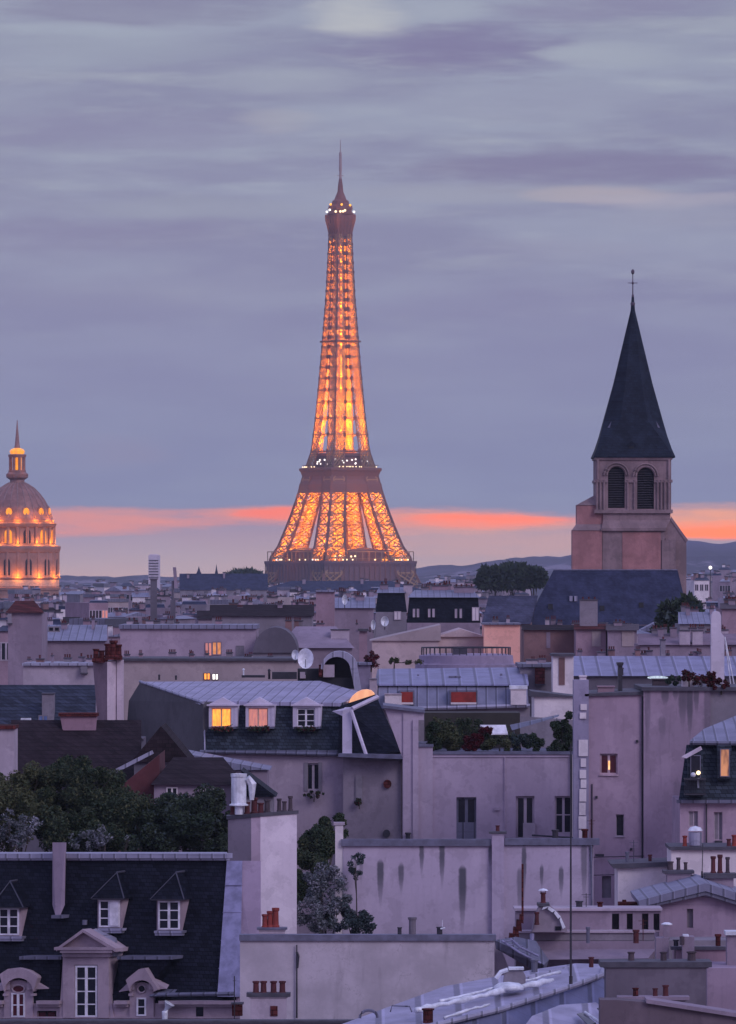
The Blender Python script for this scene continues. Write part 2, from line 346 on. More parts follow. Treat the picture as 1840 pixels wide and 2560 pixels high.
def window(root, pl, x0, y0, x1, y1, d=.12, g=None, fm=None, cols=2, rows=3, fw=None, sill=None, name='window', label=None, head=False):
    """frame with glazing bars (part) and its panes (sub-part); d is the depth of the frame's face behind the facade plane"""
    m = MB(); fw = fw or max(1.6, (x1-x0)*.075); k = .05
    m.bx(pl, x0, y0, x0+fw, y1, d, d+k); m.bx(pl, x1-fw, y0, x1, y1, d, d+k)
    m.bx(pl, x0+fw, y0, x1-fw, y0+fw, d, d+k); m.bx(pl, x0+fw, y1-fw, x1-fw, y1, d, d+k)
    for i in range(1, cols):
        c = x0+(x1-x0)*i/cols; h = fw*(.75 if cols == 2 else .4); m.bx(pl, c-h, y0+fw, c+h, y1-fw, d+.003, d+k)
    for j in range(1, rows):
        c = y0+(y1-y0)*j/rows; h = fw*.32; m.bx(pl, x0+fw, c-h, x1-fw, c+h, d+.008, d+k-.003)
    if sill: m.bx(pl, x0-2, y1, x1+2, y1+sill, d-.22, d+k+.05)
    w_ = m.build(name, fm or WHITEP, root, label)
    p = MB(); p.bx(pl, x0+.4, y0+.4, x1-.4, y1-.4, d+k-.02, d+k+.02); p.build('pane', g or GLASS, w_)
    return w_
def pot(root, c, r, h, m_=None, hat=False, name='chimney_pot'):
    m = MB(); z = c.z; m.lathe(c, [(r*1.1, z), (r*1.1, z+h*.1), (r*.88, z+h*.16), (r*.8, z+h*.82), (r*1.05, z+h*.88), (r*1.05, z+h), (r*.7, z+h), (r*.7, z+h*.8)], 10)
    ms = [m_ or POT]
    if hat: m.i = 1; m.lathe(c, [(r*1.9, z+h*1.16), (r*1.2, z+h*1.3), (.01, z+h*1.36)], 10); m.i = 0; [m.bar(c+Vector((a*r*.8, 0, h*.9)), c+Vector((a*r*.8, 0, h*1.2)), .03) for a in (-1, 1)]; ms.append(METAL)
    return m.build(name, ms, root, None, False)
def chimney(root, pl, x0, x1, y0, y1, d=1.0, dep=1.0, wm=None, pots=(), pm=None, capx=3.0, caph=4.0, cm=None, hat=False, tilt=0.0, name='chimney', label=None):
    m = MB(); m.ext(pl, [(x0, y0), (x0, y1), (x1, y1), (x1, y0+tilt)], d, d+dep); m.i = 1
    m.ext(pl, [(x0-capx, y0-caph), (x0-capx, y0+.5), (x1+capx, y0+.5+tilt), (x1+capx, y0-caph+tilt)], d-.08, d+dep+.08)
    m.i = 0
    if caph > 2.5: m.bx(pl, x0-capx*.4, y0+1, x1+capx*.4, y0+3, d-.04, d+dep+.04)
    c_ = m.build(name, [wm or W_MAUVE, cm or COPD], root, label)
    for q in pots:
        x, h, r = q[:3]; k = pl.p(x, y0-caph+tilt*(x-x0)/max(1, x1-x0), d+dep*.5); s_ = k.y/F
        pot(c_, k-Vector((0, 0, .01)), r*s_, h*s_, q[3] if len(q) > 3 else pm, hat or (len(q) > 4 and q[4]))
    return c_

# ============================================================ the setting
def ground():
    xs = [-4000, -1500, -600, -250, 0, 250, 600, 1500, 4000]; ys = [-300, 0, 200, 600, 1200, 2000, 2500, 2800, 3200, 3500, 3800, 5000, 6500, 7900]
    m = MB(); m.add([(x, y, gz(y)) for y in ys for x in xs], [(j*9+i, j*9+i+1, (j+1)*9+i+1, (j+1)*9+i) for j in range(len(ys)-1) for i in range(8)])
    o = m.build('ground', plain('street_ground', (.07, .065, .08), .9, 0, .4, .02)); tag(o, None, None, None, 'structure')
ground()
def hill(name, prof, Y, dep, mt):
    prof = [(-900, prof[0][1])]+prof+[(2800, prof[-1][1])]; m = MB(); pts = []
    for i in range(len(prof)-1):
        (xa, ya), (xb, yb) = prof[i], prof[i+1]; n = max(1, int((xb-xa)/14))
        for k in range(n):
            f = k/n; pts.append((xa+(xb-xa)*f, ya+(yb-ya)*f+rnd.uniform(-1.6, 1.6)))
    vs = []; n = len(pts)
    for x, y in pts:
        X_ = (x-920)/F*Y; z = CZ-(y-HZ)/F*Y
        vs += [(X_, Y-dep, -2.0), (X_, Y-dep*.35, z*.62), (X_, Y, z), (X_, Y+dep, -2.0)]
    fs = [(i*4+j, i*4+j+1, i*4+j+5, i*4+j+4) for i in range(n-1) for j in range(3)]
    m.add(vs, fs); o = m.build(name, mt, None, None, True); tag(o, None, None, None, 'structure')
def hillmat(k, bs):
    o = objc(k); n = k.noise(o, .02, 6.0, .7); n2 = k.noise(o, .004, 3.0)
    k.l.new(k.mix(k.m('MULTIPLY', k.sstep(n, .52, .6), .8), (.05, .045, .075), (.24, .2, .27)), bs.inputs['Base Color']); bs.inputs['Roughness'].default_value = .95
HILL = mat('hill_cover', hillmat); HILLW = plain('hill_wood', (.055, .045, .085), .95, 0, .4, .01)
hill('hills', [(0, 1443), (150, 1438), (210, 1441), (300, 1443), (350, 1437), (400, 1441), (600, 1443), (800, 1441), (1040, 1420), (1100, 1413), (1170, 1413),
     (1260, 1398), (1320, 1392), (1400, 1391), (1440, 1384), (1500, 1372), (1600, 1362), (1700, 1351), (1760, 1354), (1800, 1360), (1840, 1352)], 6800, 900, HILLW)
hill('hillside', [(0, 1450), (500, 1449), (1040, 1440), (1200, 1425), (1440, 1408), (1700, 1391), (1840, 1389)], 5200, 600, HILL)

# ============================================================ iron lattice tower
def tower():
    Y = 4000.0; PX = 851.0; th = math.radians(33)
    pl = PL(Y, 0, PX); r = thing('lattice_tower', 'tall iron lattice tower lit orange from within, rising in the middle of the skyline', 'tower', pl, PX)
    r.location.z = 0; ROOTS[r.name] = Matrix.Translation((r.location.x, Y, 0)); c = Vector((r.location.x, Y, 0))
    rot = Matrix.Rotation(th, 4, 'Z')
    W = lambda x, y, z: c+rot @ Vector((x, y, z))
    def interp(z, tb):
        for (a, va), (b, vb) in zip(tb, tb[1:]):
            if z <= b: return va+(vb-va)*(z-a)/(b-a)
        return tb[-1][1]
    out = lambda z: interp(z, [(0, 62.5), (20, 50), (36, 38.5), (47, 34.6), (57, 32.5), (62, 29.6), (75, 25.6), (87, 22.2), (101, 19.0), (115, 16.2), (125, 13.6), (150, 11.3), (190, 8.7), (225, 6.7), (257, 5.5), (276, 5.0)])
    inn = lambda z: interp(z, [(0, 37.5), (57, 16.5), (101, 8.2), (115, 6.6), (150, 3.4), (187, .9), (276, .9)])
    def panel(m, A, B, C_, D, wx, sub, wl):   # A B bottom, C_ D top
        m.bar(A, D, wx); m.bar(B, C_, wx); m.bar(C_, D, wx)
        for i in range(1, sub):
            f = i/sub
            m.bar(A.lerp(B, f), A.lerp(C_, f) if i % 2 else B.lerp(D, f), wl); m.bar(A.lerp(B, f), B.lerp(D, 1-f), wl)
            m.bar(C_.lerp(D, f), A.lerp(C_, 1-f), wl); m.bar(C_.lerp(D, f), B.lerp(D, f), wl)
    lv = [0, 12, 24, 36, 47, 57, 64, 71, 78, 85, 92, 99, 107, 115]
    for sx in (-1, 1):
        for sy in (-1, 1):
            m = MB()
            for a, b in zip(lv, lv[1:]):
                q = []
                for z in (a, b):
                    o, i = out(z), inn(z); q.append([W(sx*o, sy*o, z), W(sx*o, sy*i, z), W(sx*i, sy*i, z), W(sx*i, sy*o, z)])
                for k in range(4):
                    m.i = 0; panel(m, q[0][k], q[0][(k+1) % 4], q[1][k], q[1][(k+1) % 4], .8, 3, .34)
                    m.i = 1; m.bar(q[0][k], q[1][k], 1.5)
                m.i = 0; m.bar(q[1][0], q[1][2], .5); m.bar(q[1][1], q[1][3], .5)
            m.build('leg', [TOWER, TOWERD], r)
    m = MB(); z = 115.0; lv2 = [z]
    while z < 270: z += max(6.0, out(z)*.72 if z > 150 else 10.5); lv2.append(min(z, 272))
    for a, b in zip(lv2, lv2[1:]):
        ring = []
        for z in (a, b):
            o, i = out(z), inn(z); ring.append([W(*p, z) for p in [(-o, -o), (-i, -o), (i, -o), (o, -o), (o, -i), (o, i), (o, o), (i, o), (-i, o), (-o, o), (-o, i), (-o, -i)]])
        for k in range(12):
            k2 = (k+1) % 12; mid = k in (1, 4, 7, 10)
            m.i = 1; m.bar(ring[0][k], ring[1][k], .75 if k % 3 == 0 else .55)
            m.i = 0
            if mid:
                if inn(a) > 1.5: m.bar(ring[1][k], ring[1][k2], .4)
            else: panel(m, ring[0][k], ring[0][k2], ring[1][k], ring[1][k2], .6, 4 if a < 190 else 3, .46)
        m.i = 1
        for k in range(12):   # riveted nodes, seen dark against the lit ironwork
            s_ = 1.3 if k % 3 == 0 else 1.9; p = ring[1][k]; m.hull([p+Vector((dx*s_*.5, dy*s_*.5, dz*s_*.6)) for dx in (-1, 1) for dy in (-1, 1) for dz in (-1, 1)])
        m.i = 0
        for k in range(6): m.bar(ring[1][k], ring[1][k+6], .3)
    for zz in (196,):
        o = out(zz)+.9; m.i = 1
        for k in range(4):
            pts = [(-o, -o), (o, -o), (o, o), (-o, o)]; m.bar(W(*pts[k], zz), W(*pts[(k+1) % 4], zz), 1.2)
    # lift shaft in the middle
    m.i = 0
    for sx in (-1, 1):
        for sy in (-1, 1): m.bar(W(sx*1.6, sy*1.6, 60), W(sx*1.2, sy*1.2, 268), .55)
    m.build('shaft', [TOWER, TOWERD], r)
    # decks: (z, half) profiles of square section
    def sq(m, prof):
        vs = [W(a*h, b*h, z) for h, z in prof for a, b in ((-1, -1), (1, -1), (1, 1), (-1, 1))]
        n = len(prof); m.add(vs, [(i*4+k, i*4+(k+1) % 4, (i+1)*4+(k+1) % 4, (i+1)*4+k) for i in range(n-1) for k in range(4)]+[(3, 2, 1, 0), (n*4-4, n*4-3, n*4-2, n*4-1)])
    m = MB(); sq(m, [(34.6, 36), (34.6, 47), (34.8, 51), (35.6, 53.2), (35.6, 54.6)])
    m.i = 1
    for k in range(4):
        for i in range(19):
            f = -1+2*i/18; a = [(f, -1), (1, f), (f, 1), (-1, f)][k]; m.bar(W(a[0]*35.1, a[1]*35.1, 40), W(a[0]*35.1, a[1]*35.1, 53), .5)
    d1 = m.build('deck', [plain('deck_iron', (.13, .07, .09)), TOWERD], r, 'broad first deck of the lit iron tower')
    m = MB()
    for k in range(4):
        for i in range(15):
            f = -1+2*i/14; a = [(f, -1), (1, f), (f, 1), (-1, f)][k]; m.bar(W(a[0]*34, a[1]*34, 54.6), W(a[0]*34, a[1]*34, 60.4), .45)
        q = [(-1, -1), (1, -1), (1, 1), (-1, 1)]; a, b = q[k], q[(k+1) % 4]
        for z, w_ in ((56, .25), (60.6, .5)): m.bar(W(a[0]*34, a[1]*34, z), W(b[0]*34, b[1]*34, z), w_)
    m.build('railing', TOWER, d1)
    for (x, y, hx, hy, z1) in ((0, -27, 14, 4.0, 61.5), (27, 0, 4.0, 14, 61.5), (0, 27, 14, 4, 61.5), (-27, 0, 4, 14, 61.5)):
        m = MB(); m.hull([W(x+a*hx, y+b*hy, z) for a in (-1, 1) for b in (-1, 1) for z in (54.7, z1)]+[W(x, y, z1+2.0)]); m.build('pavilion', TOWERD, d1)
    m = MB(); sq(m, [(20.0, 98.5), (19.6, 101), (19.2, 104), (18.0, 107), (17.8, 109), (18.6, 112), (19.3, 113), (19.3, 114.3), (18.4, 114.6)])
    d2 = m.build('deck', [TOWERD], r, 'dark second deck of the lit iron tower')
    m = MB(); sq(m, [(12.6, 114.7), (12.6, 119), (11.9, 119.3), (11.9, 122), (13.4, 122.3), (13.0, 124)]); m.build('pavilion', TOWERD, d2)
    m = MB()
    q = [(-1, -1), (1, -1), (1, 1), (-1, 1)]
    for k in range(4):
        a, b = q[k], q[(k+1) % 4]
        m.bar(W(a[0]*16, a[1]*16, 115), W(a[0]*13.6, a[1]*13.6, 125), .8); m.bar(W(a[0]*13.6, a[1]*13.6, 125), W(b[0]*13.6, b[1]*13.6, 125), .6)
        m.bar(W(a[0]*17.8, a[1]*17.8, 116.3), W(b[0]*17.8, b[1]*17.8, 116.3), .35)
    m.build('railing', TOWERD, d2)
    m = MB(); sq(m, [(5.2, 262), (5.5, 265), (6.3, 270), (7.1, 274), (7.2, 276), (7.2, 277.6), (6.8, 278)])
    for k in range(4):
        a, b = q[k], q[(k+1) % 4]
        for f in (.2, .4, .6, .8): m.bar(W((a[0]+(b[0]-a[0])*f)*5.3, (a[1]+(b[1]-a[1])*f)*5.3, 263), W((a[0]+(b[0]-a[0])*f)*7.3, (a[1]+(b[1]-a[1])*f)*7.3, 276), .4)
    d3 = m.build('deck', TOWERD, r, 'small top deck of the lit iron tower')
    m = MB(); m.lathe(c, [(8.4, 278), (8.4, 279), (7.4, 279.2), (7.4, 281), (8.0, 281.3), (7.6, 283.5), (5.6, 284), (5.4, 286.5), (3.9, 287.6), (3.0, 290), (1.9, 292.5), (1.5, 297), (.9, 301)], 16)
    m.build('cabin', TOWERD, d3)
    m = MB(); m.tube([c+Vector((0, 0, z)) for z in (300, 306, 306.1, 318, 318.1, 326)], [.9, .75, .95, .8, .3, .15]); m.bar(c+Vector((-2, 0, 303)), c+Vector((2, 0, 303)), .4)
    m.build('antenna', plain('antenna_grey', (.35, .26, .24)), r)
    # the tower's own lamps, then added ones outside the decks
    def lamp(p, e, col=(1.0, .315, .001), rad=1.2):
        e *= 2.35
        l = bpy.data.lights.new('floodlight', 'POINT'); l.energy = e; l.color = col; l.shadow_soft_size = rad
        o = bpy.data.objects.new('floodlight', l); COL.objects.link(o); o.parent = r; o.location = ROOTS[r.name].inverted() @ p
    for sx in (-1, 1):
        for sy in (-1, 1):
            for z in (60, 69, 78, 87, 96):
                k = (out(z)+inn(z))/2; lamp(W(sx*k, sy*k, z), 9500 if z < 90 else 5500)
            for z in (120, 131, 143, 156): k = (out(z)+inn(z))/2; lamp(W(sx*k, sy*k, z), 6000)
    z = 166
    while z < 262: lamp(W(0, 0, z), 8500*(out(z)/7)**1.3+1500); z += 9
    for z in (70, 84): lamp(W(0, 0, z), 8000)
    for z in (122, 140, 153): lamp(W(0, 0, z), 7000)
    for k in range(4):  # added lamps hanging in the air to warm the decks from outside
        a = math.radians(90*k+45); u, v = math.cos(a), math.sin(a)
        lamp(W(u*16, v*16, 272), 700); lamp(W(u*17, v*17, 290), 500); lamp(W(u*40, v*40, 104), 1000)
        a = math.radians(90*k); u, v = math.cos(a), math.sin(a); lamp(W(u*30, v*30, 104), 900); lamp(W(u*48, v*48, 48), 350); lamp(W(u*40, v*40, 60), 500)
    rl = random.Random(3)
    def bulb(p, s_, mt):
        m = MB(); m.ball(p, s_, 1.0, 6); m.build('lamp', mt, r)
    for i in range(10): a = rl.uniform(-1, 1); bulb(W(a*12.4, -12.9, rl.uniform(117, 120.5)), .55, BULBW)
    for i in range(9): bulb(W(-12.9, rl.uniform(-10, 10), rl.uniform(117, 120)), .5, BULBW)
    for i in range(10): bulb(W(rl.uniform(-17, 17), -18.2, 115.2), .4, BULB)
    for i in range(6): bulb(W(-18.2, rl.uniform(-17, 17), 115.2), .4, BULB)
    for a, z, mt in ((-.9, 281, BULBW), (-1.5, 280, BULBW), (.1, 284.3, BULBO), (.8, 284, BULBO), (-.8, 284.5, BULBO), (.35, 280.5, BULB), (1.5, 280, BULBW), (-.35, 279.8, BULB), (0, 279.8, BULB), (.2, 279.9, BULB)):
        bulb(c+Vector((8.7*math.sin(a), -8.7*math.cos(a), z-.4)), .75, mt)
    for i in range(14): bulb(W(rl.uniform(-30, 30), -34.6, 55.4), .5, BULB if i % 3 else BULBO)
    for i in range(9): bulb(W(-34.6, rl.uniform(-30, 30), 55.4), .45, BULB if i % 3 else BULBW)
    for (x, z) in ((-24, 57.5), (-20, 57.8), (-16, 57.6), (-12, 57.5), (-9, 57.7)): bulb(W(x, -31.4, z), .6, BULB)
    for (x, y, z) in ((26, -25, 74), (27.5, -27, 68), (-5, -17, 60), (2, -17, 61), (7, -15, 57)): bulb(W(x, y, z), .8, BULBO)
tower()

# ============================================================ domed church, left edge
def dome():
    Y = 2500.0; PX = 43.0; s = Y/F; pl = PL(Y, 0, PX)
    r = thing('domed_church', 'large domed church lit orange at the left edge, with lantern and thin spire', 'church', pl, PX); c = r.location.copy()
    z = lambda y: CZ-(y-HZ)*s
    m = MB(); m.lathe(c, [(104*s, gz(Y)-1), (104*s, z(1445)), (103*s, z(1442)), (103*s, z(1382)), (106*s, z(1380)), (109*s, z(1372)), (109*s, z(1366)), (98*s, z(1363)), (90*s, z(1360)),
        (90*s, z(1320)), (96*s, z(1317)), (99*s, z(1309)), (92*s, z(1307))], 48)
    dr = m.build('drum', LITSTONE, r)
    m = MB()
    for k in range(24):
        a = math.radians(15*k+4); ca, sa = math.cos(a), math.sin(a)
        for rr, y0, y1, w_ in ((101, 1443, 1380, 6), (92, 1361, 1318, 5)):
            p = c+Vector((ca*rr*s, sa*rr*s, 0)); m.tube([Vector((p.x, p.y, z(y0))), Vector((p.x, p.y, z(y1)))], w_*s*.8, 8)
    m.build('column', LITSTONE, dr)
    for k in range(12):
        a = math.radians(30*k+19); n = Vector((math.cos(a), math.sin(a), 0)); t_ = Vector((-n.y, n.x, 0))
        if n.y > .35: continue
        m = MB(); P = lambda u, y, rr: c+n*(rr*s)+t_*(u*s)+Vector((0, 0, z(y)-c.z))
        ar = [(-8, 1438)]+[(8*math.cos(math.pi-math.pi*i/6), 1405-8*math.sin(math.pi*i/6)) for i in range(7)]+[(8, 1438)]
        m.hull([P(u, y, q) for u, y in ar for q in (99, 104.2)]); m.build('window', GLASS, r)
        m = MB(); ar = [(-9, 1358)]+[(9*math.cos(math.pi-math.pi*i/6), 1333-9*math.sin(math.pi*i/6)) for i in range(7)]+[(9, 1358)]
        m.hull([P(u, y, q) for u, y in ar for q in (86, 91.5)]); m.build('window', WINO if k % 3 else GLASS, r)
        m = MB(); m.hull([P(8*math.cos(i*.785), 1281+11*math.sin(i*.785), q) for i in range(8) for q in (76, 84.5)])
        m.i = 1; m.hull([P(11*math.cos(i*.785), 1280+14*math.sin(i*.785), q) for i in range(8) for q in (72, 82.5)]); m.build('dormer', [WINO, DOME], r)
    m = MB(); pr = [(92, 1308), (92, 1300), (88, 1296), (84, 1285), (78, 1268), (68, 1250), (56, 1234), (42, 1220), (28, 1211), (20, 1207)]
    m.lathe(c, [(a*s, z(b)) for a, b in pr], 48); m.i = 1
    for k in range(24):
        a = math.radians(15*k+4); m.tube([c+Vector((math.cos(a)*q*s, math.sin(a)*q*s, z(b)-c.z)) for q, b in pr[2:]], [1.6*s]*len(pr[2:]), 5)
    m.build('dome', [DOME, plain('gilded_rib', (.28, .17, .16))], r)
    m = MB(); m.lathe(c, [(q*s, z(b)) for q, b in [(19, 1208), (18, 1200), (27, 1194), (28, 1186), (22, 1180), (22, 1176), (15, 1175)]], 20)
    for k in range(8):
        a = math.radians(45*k+22); p = c+Vector((math.cos(a)*18*s, math.sin(a)*18*s, 0)); m.tube([Vector((p.x, p.y, z(1176))), Vector((p.x, p.y, z(1142)))], 3.6*s, 8)
    m.lathe(c, [(q*s, z(b)) for q, b in [(22, 1143), (23, 1138), (22, 1136), (9, 1135)]], 20)
    ln = m.build('lantern', DOME, r)
    m = MB(); m.lathe(c, [(q*s, z(b)) for q, b in [(11, 1175), (11, 1144)]], 12); m.build('lamp', WINO, ln)
    m = MB(); m.lathe(c, [(q*s, z(b)) for q, b in [(17, 1135), (19, 1128), (15, 1123), (7, 1120)]], 14); m.build('lamp', glow('lit_gallery', (1.0, .40, .03), 1.1, (.9, .3, .05), .3), ln)  # gallery ring glows in itself to imitate lamplight falling on it
    m = MB(); m.lathe(c, [(q*s, z(b)) for q, b in [(8, 1122), (6, 1112), (3.6, 1085), (1.6, 1062), (.8, 1050)]], 8); m.build('spire', plain('spire_gold', (.32, .17, .15)), r)
    m = MB(); m.lathe(c, [(q*s, z(b)) for q, b in [(107, 1475), (108, 1469), (103, 1468), (103.6, 1446), (108, 1446), (108, 1443)]], 48); m.i = 1
    m.lathe(c, [(q*s, z(b)) for q, b in [(104.6, 1466), (104.8, 1450)]], 48); m.build('plinth', [LITSTONE, plain('plinth_stone', (.5, .34, .28))], r)
    def lamp(p, e):
        l = bpy.data.lights.new('floodlight', 'POINT'); l.energy = e; e *= 1.4; l.energy = e; l.color = (1.0, .33, .01); l.shadow_soft_size = .5
        o = bpy.data.objects.new('floodlight', l); COL.objects.link(o); o.parent = r; o.location = ROOTS[r.name].inverted() @ p
    for k in range(12):
        a = math.radians(30*k+4); n = Vector((math.cos(a), math.sin(a), 0))
        if n.y > .4: continue
        lamp(Vector((c.x, c.y, z(1440)))+n*116*s, 1000); lamp(Vector((c.x, c.y, z(1356)))+n*102*s, 560); lamp(Vector((c.x, c.y, z(1298)))+n*104*s, 900)
    for k in range(4): a = math.radians(90*k+225); lamp(Vector((c.x+math.cos(a)*27*s, c.y+math.sin(a)*27*s, z(1172))), 25)
dome()

# ============================================================ medieval church with slate spire, right
def arcade(m, pl, x0, x1, yt, yb, arches, d=0.0, th=.7):
    """wall with round-arched openings; arches: (centre, half width, spring row, sill row)"""
    xs = x0
    for cx, hw, sp, sb in arches:
        m.add([pl.p(xs, yt, d), pl.p(cx-hw, yt, d), pl.p(cx-hw, yb, d), pl.p(xs, yb, d)], [(0, 1, 2, 3)])
        n = 14; ar = [(cx-hw*math.cos(math.pi*i/n), sp-hw*math.sin(math.pi*i/n)) for i in range(n+1)]
        for a, b in zip(ar, ar[1:]): m.add([pl.p(a[0], yt, d), pl.p(b[0], yt, d), pl.p(b[0], b[1], d), pl.p(a[0], a[1], d)], [(0, 1, 2, 3)])
        m.add([pl.p(cx-hw, sb, d), pl.p(cx+hw, sb, d), pl.p(cx+hw, yb, d), pl.p(cx-hw, yb, d)], [(0, 1, 2, 3)])
        rim = [(cx-hw, sb)]+ar+[(cx+hw, sb)]; f = [pl.p(x, y, d) for x, y in rim]; g = [v+pl.n*th for v in f]; k = len(rim)
        m.add(f+g, [(i, (i+1) % k, (i+1) % k+k, i+k) for i in range(k)]); xs = cx+hw
    m.add([pl.p(xs, yt, d), pl.p(x1, yt, d), pl.p(x1, yb, d), pl.p(xs, yb, d)], [(0, 1, 2, 3)])
def church():
    Y = 724.0; PX = 1587.0; pl = PL(Y, 0, PX); s = Y/F
    r = thing('church', 'medieval stone church with belfry tower and tall dark slate spire on the right', 'church', pl, PX)
    # belfry
    m = MB(); ar = [(1541, 21, 1188, 1270), (1614, 21, 1190, 1272)]
    arcade(m, pl, 1490, 1678, 1146, 1276, ar)
    pr = pl.side(1678, -90); q = pl.p(1678, 1200); w_ = 188*s
    sd = MB()
    for k in (1, -1):
        x = (1678 if k > 0 else 1490); a = pl.p(x, 1146); b = pl.p(x, 1276)
        m.add([a, a+pl.n*w_, b+pl.n*w_, b], [(0, 1, 2, 3)])
    a, b, c_, d_ = [pl.p(x, y)+pl.n*w_ for x, y in ((1490, 1146), (1678, 1146), (1678, 1276), (1490, 1276))]; m.add([a, b, c_, d_], [(0, 1, 2, 3)])
    for y0, y1, e in ((1143, 1149, 3), (1199, 1206, 3.5), (1274, 1283, 4)):
        for (xa, xb) in (((1490-e, 1678+e),) if y0 != 1199 else ((1490-e, 1520), (1562, 1593), (1635, 1678+e))): m.bx(pl, xa, y0, xb, y1, -.22, .05)
        m.bx(pl, 1679, y0, 1681, y1, -.1, w_); m.bx(pl, 1487, y0, 1489, y1, -.1, w_)
    for x in (1492, 1501, 1510, 1569, 1586, 1644, 1653, 1662, 1672):   # shafts beside the openings
        k = 2.6; m.tube([pl.p(x, 1274, -.12), pl.p(x, 1206, -.12)], k*s, 8); m.tube([pl.p(x, 1206, -.12), pl.p(x, 1200, -.12)], [k*s, k*s*1.8], 8)
    for x in (1494, 1672): m.tube([pl.p(x, 1199, -.12), pl.p(x, 1149, -.12)], 3.2*s, 8)
    b_ = m.build('belfry', CHURCH, r)
    for cx, hw, sp, sb in ar:
        m = MB()
        for rr, d in ((24.5, -.06), (30.5, -.16)): m.tube([pl.p(cx-rr*math.cos(math.pi*i/12), sp-rr*math.sin(math.pi*i/12), d) for i in range(13)], 2.6*s, 6)
        m.build('archivolt', CHURCH, b_)
        m = MB(); m.bx(pl, cx-hw-2, sp-hw-3, cx+hw+2, sb+1, .72, .8); m.i = 1
        for y in range(int(sp-14), int(sb), 6): m.ext(pl, [(cx-hw, y), (cx-hw, y+1.6), (cx+hw, y+1.6), (cx+hw, y)], .3, .7)
        m.build('louvre', [plain('louvre_back', (.01, .01, .015)), plain('louvre_wood', (.045, .04, .05))], b_)
    # tower body and buttresses
    m = MB()
    m.bx(pl, 1508, 1276, 1676, 1300, .1, w_); m.H(pl, [(1508, 1300, .1), (1676, 1300, .1), (1504, 1322, -.35), (1664, 1322, -.35), (1508, 1300, w_), (1676, 1300, w_), (1504, 1322, w_), (1664, 1322, w_)])
    m.bx(pl, 1506, 1320, 1664, None, -.1, w_); m.bx(pl, 1503, 1320, 1664, 1327, -.45, 0)
    tb = m.build('tower_body', CHURCH, r)
    m = MB(); m.bx(pl, 1556, 1330, 1652, 1432, -.16, -.1); m.build('panel', CHURCHP, tb)
    for nm, x0, x1, y0, d in (('buttress', 1442, 1508, 1262, .4), ('buttress', 1431, 1505, 1325, -.2)):
        m = MB(); m.bx(pl, x0, y0, x1, None, d, d+4); m.i = 1
        if x0 == 1442: m.H(pl, [(x0-2, y0+1, d-.1), (x1+1, y0+1, d-.1), (x0-2, y0+1, d+4), (x1+1, y0+1, d+4), (x1-22, 1238, d+1.5), (x1+1, 1238, d+1.5), (x1-22, 1238, d+3), (x1+1, 1238, d+3)])
        else: m.H(pl, [(x0-2, y0+1, d-.1), (x1+1, y0+1, d-.1), (x0-2, y0+1, d+.9), (x1+1, y0+1, d+.9), (x0+14, 1304, d+.9), (x1, 1304, d+.9)])
        m.build('buttress', [CHURCHP, CHURCH], r)
    m = MB(); m.ext(pl, [(1664, 1296), (1680, 1296), (1716, 1348), (1716, 1600), (1664, 1600)], .3, 4.5); m.i = 1
    m.H(pl, [(1677, 1290, .2), (1720, 1350, .2), (1716, 1356, .2), (1677, 1300, .2), (1677, 1290, 4.6), (1720, 1350, 4.6), (1716, 1356, 4.6), (1677, 1300, 4.6)]); m.bx(pl, 1662, 1346, 1690, 1350, -.1, 1.5)
    m.i = 0; m.bx(pl, 1655, 1350, 1690, 1600, -.3, .5)
    m.build('buttress', [CHURCH, CHURCH], r)
    # spire
    c = pl.p(1586, 1143)+pl.n*(w_/2); m = MB(); z = lambda y: CZ-(y-HZ)*s
    def ring(h, ch, y): return [Vector((c.x+a*h*s, c.y+b*h*s, z(y))) for a, b in ((1, -ch), (1, ch), (ch, 1), (-ch, 1), (-1, ch), (-1, -ch), (-ch, -1), (ch, -1))]
    rg = [ring(102, .96, 1144), ring(102, .96, 1141), ring(94, .9, 1122), ring(84, .75, 1090), ring(74, .46, 1050), ring(49, .42, 958), ring(24, .42, 852), ring(5.5, .42, 772), ring(3, .42, 738)]
    vs = [v for q_ in rg for v in q_]; n = len(rg)
    m.add(vs, [(i*8+k, i*8+(k+1) % 8, (i+1)*8+(k+1) % 8, (i+1)*8+k) for i in range(n-1) for k in range(8)]+[tuple(range(7, -1, -1)), tuple(range(n*8-8, n*8))])
    sp = m.build('spire', SPIRE, r)
    m = MB(); e = MB()
    for a, b in ((1, -1), (-1, -1), (1, 1), (-1, 1)):   # broach tips, given a paler colour to imitate glints
        m.hull([Vector((c.x+a*(66+dx)*s, c.y+b*(66+dy)*s, z(y))) for dx, dy, y in ((14, 0, 1092), (0, 14, 1092), (6, 6, 1094), (-10, -10, 1052))])
    m.build('flashing', plain('broach_glint', (.13, .12, .17)), sp)
    m = MB(); m.bx(pl, 1570, 1112, 1588, 1137, .05, 2.2); m.H(pl, [(1567, 1113, 0), (1591, 1113, 0), (1579, 1102, 0), (1567, 1113, 2.5), (1591, 1113, 2.5), (1579, 1102, 2.5)]); m.i = 1; m.bx(pl, 1573, 1116, 1585, 1136, .02, .05); m.build('hatch', [SPIRE, plain('hatch_dark', (.006, .006, .01))], sp)
    m = MB(); k = c.copy(); m.lathe(k, [(q_*s, z(y)) for q_, y in [(5, 760), (6, 754), (3.2, 750), (3.0, 735), (1.5, 730), (1.3, 707), (3, 704), (3, 702), (1.2, 699), (1.0, 682), (4.2, 678), (4.2, 672), (.5, 668)]], 8)
    m.bar(Vector((k.x-12*s, k.y, z(703))), Vector((k.x+12*s, k.y, z(703))), 1.6*s); m.bar(Vector((k.x, k.y-10*s, z(703))), Vector((k.x, k.y+10*s, z(703))), 1.6*s)
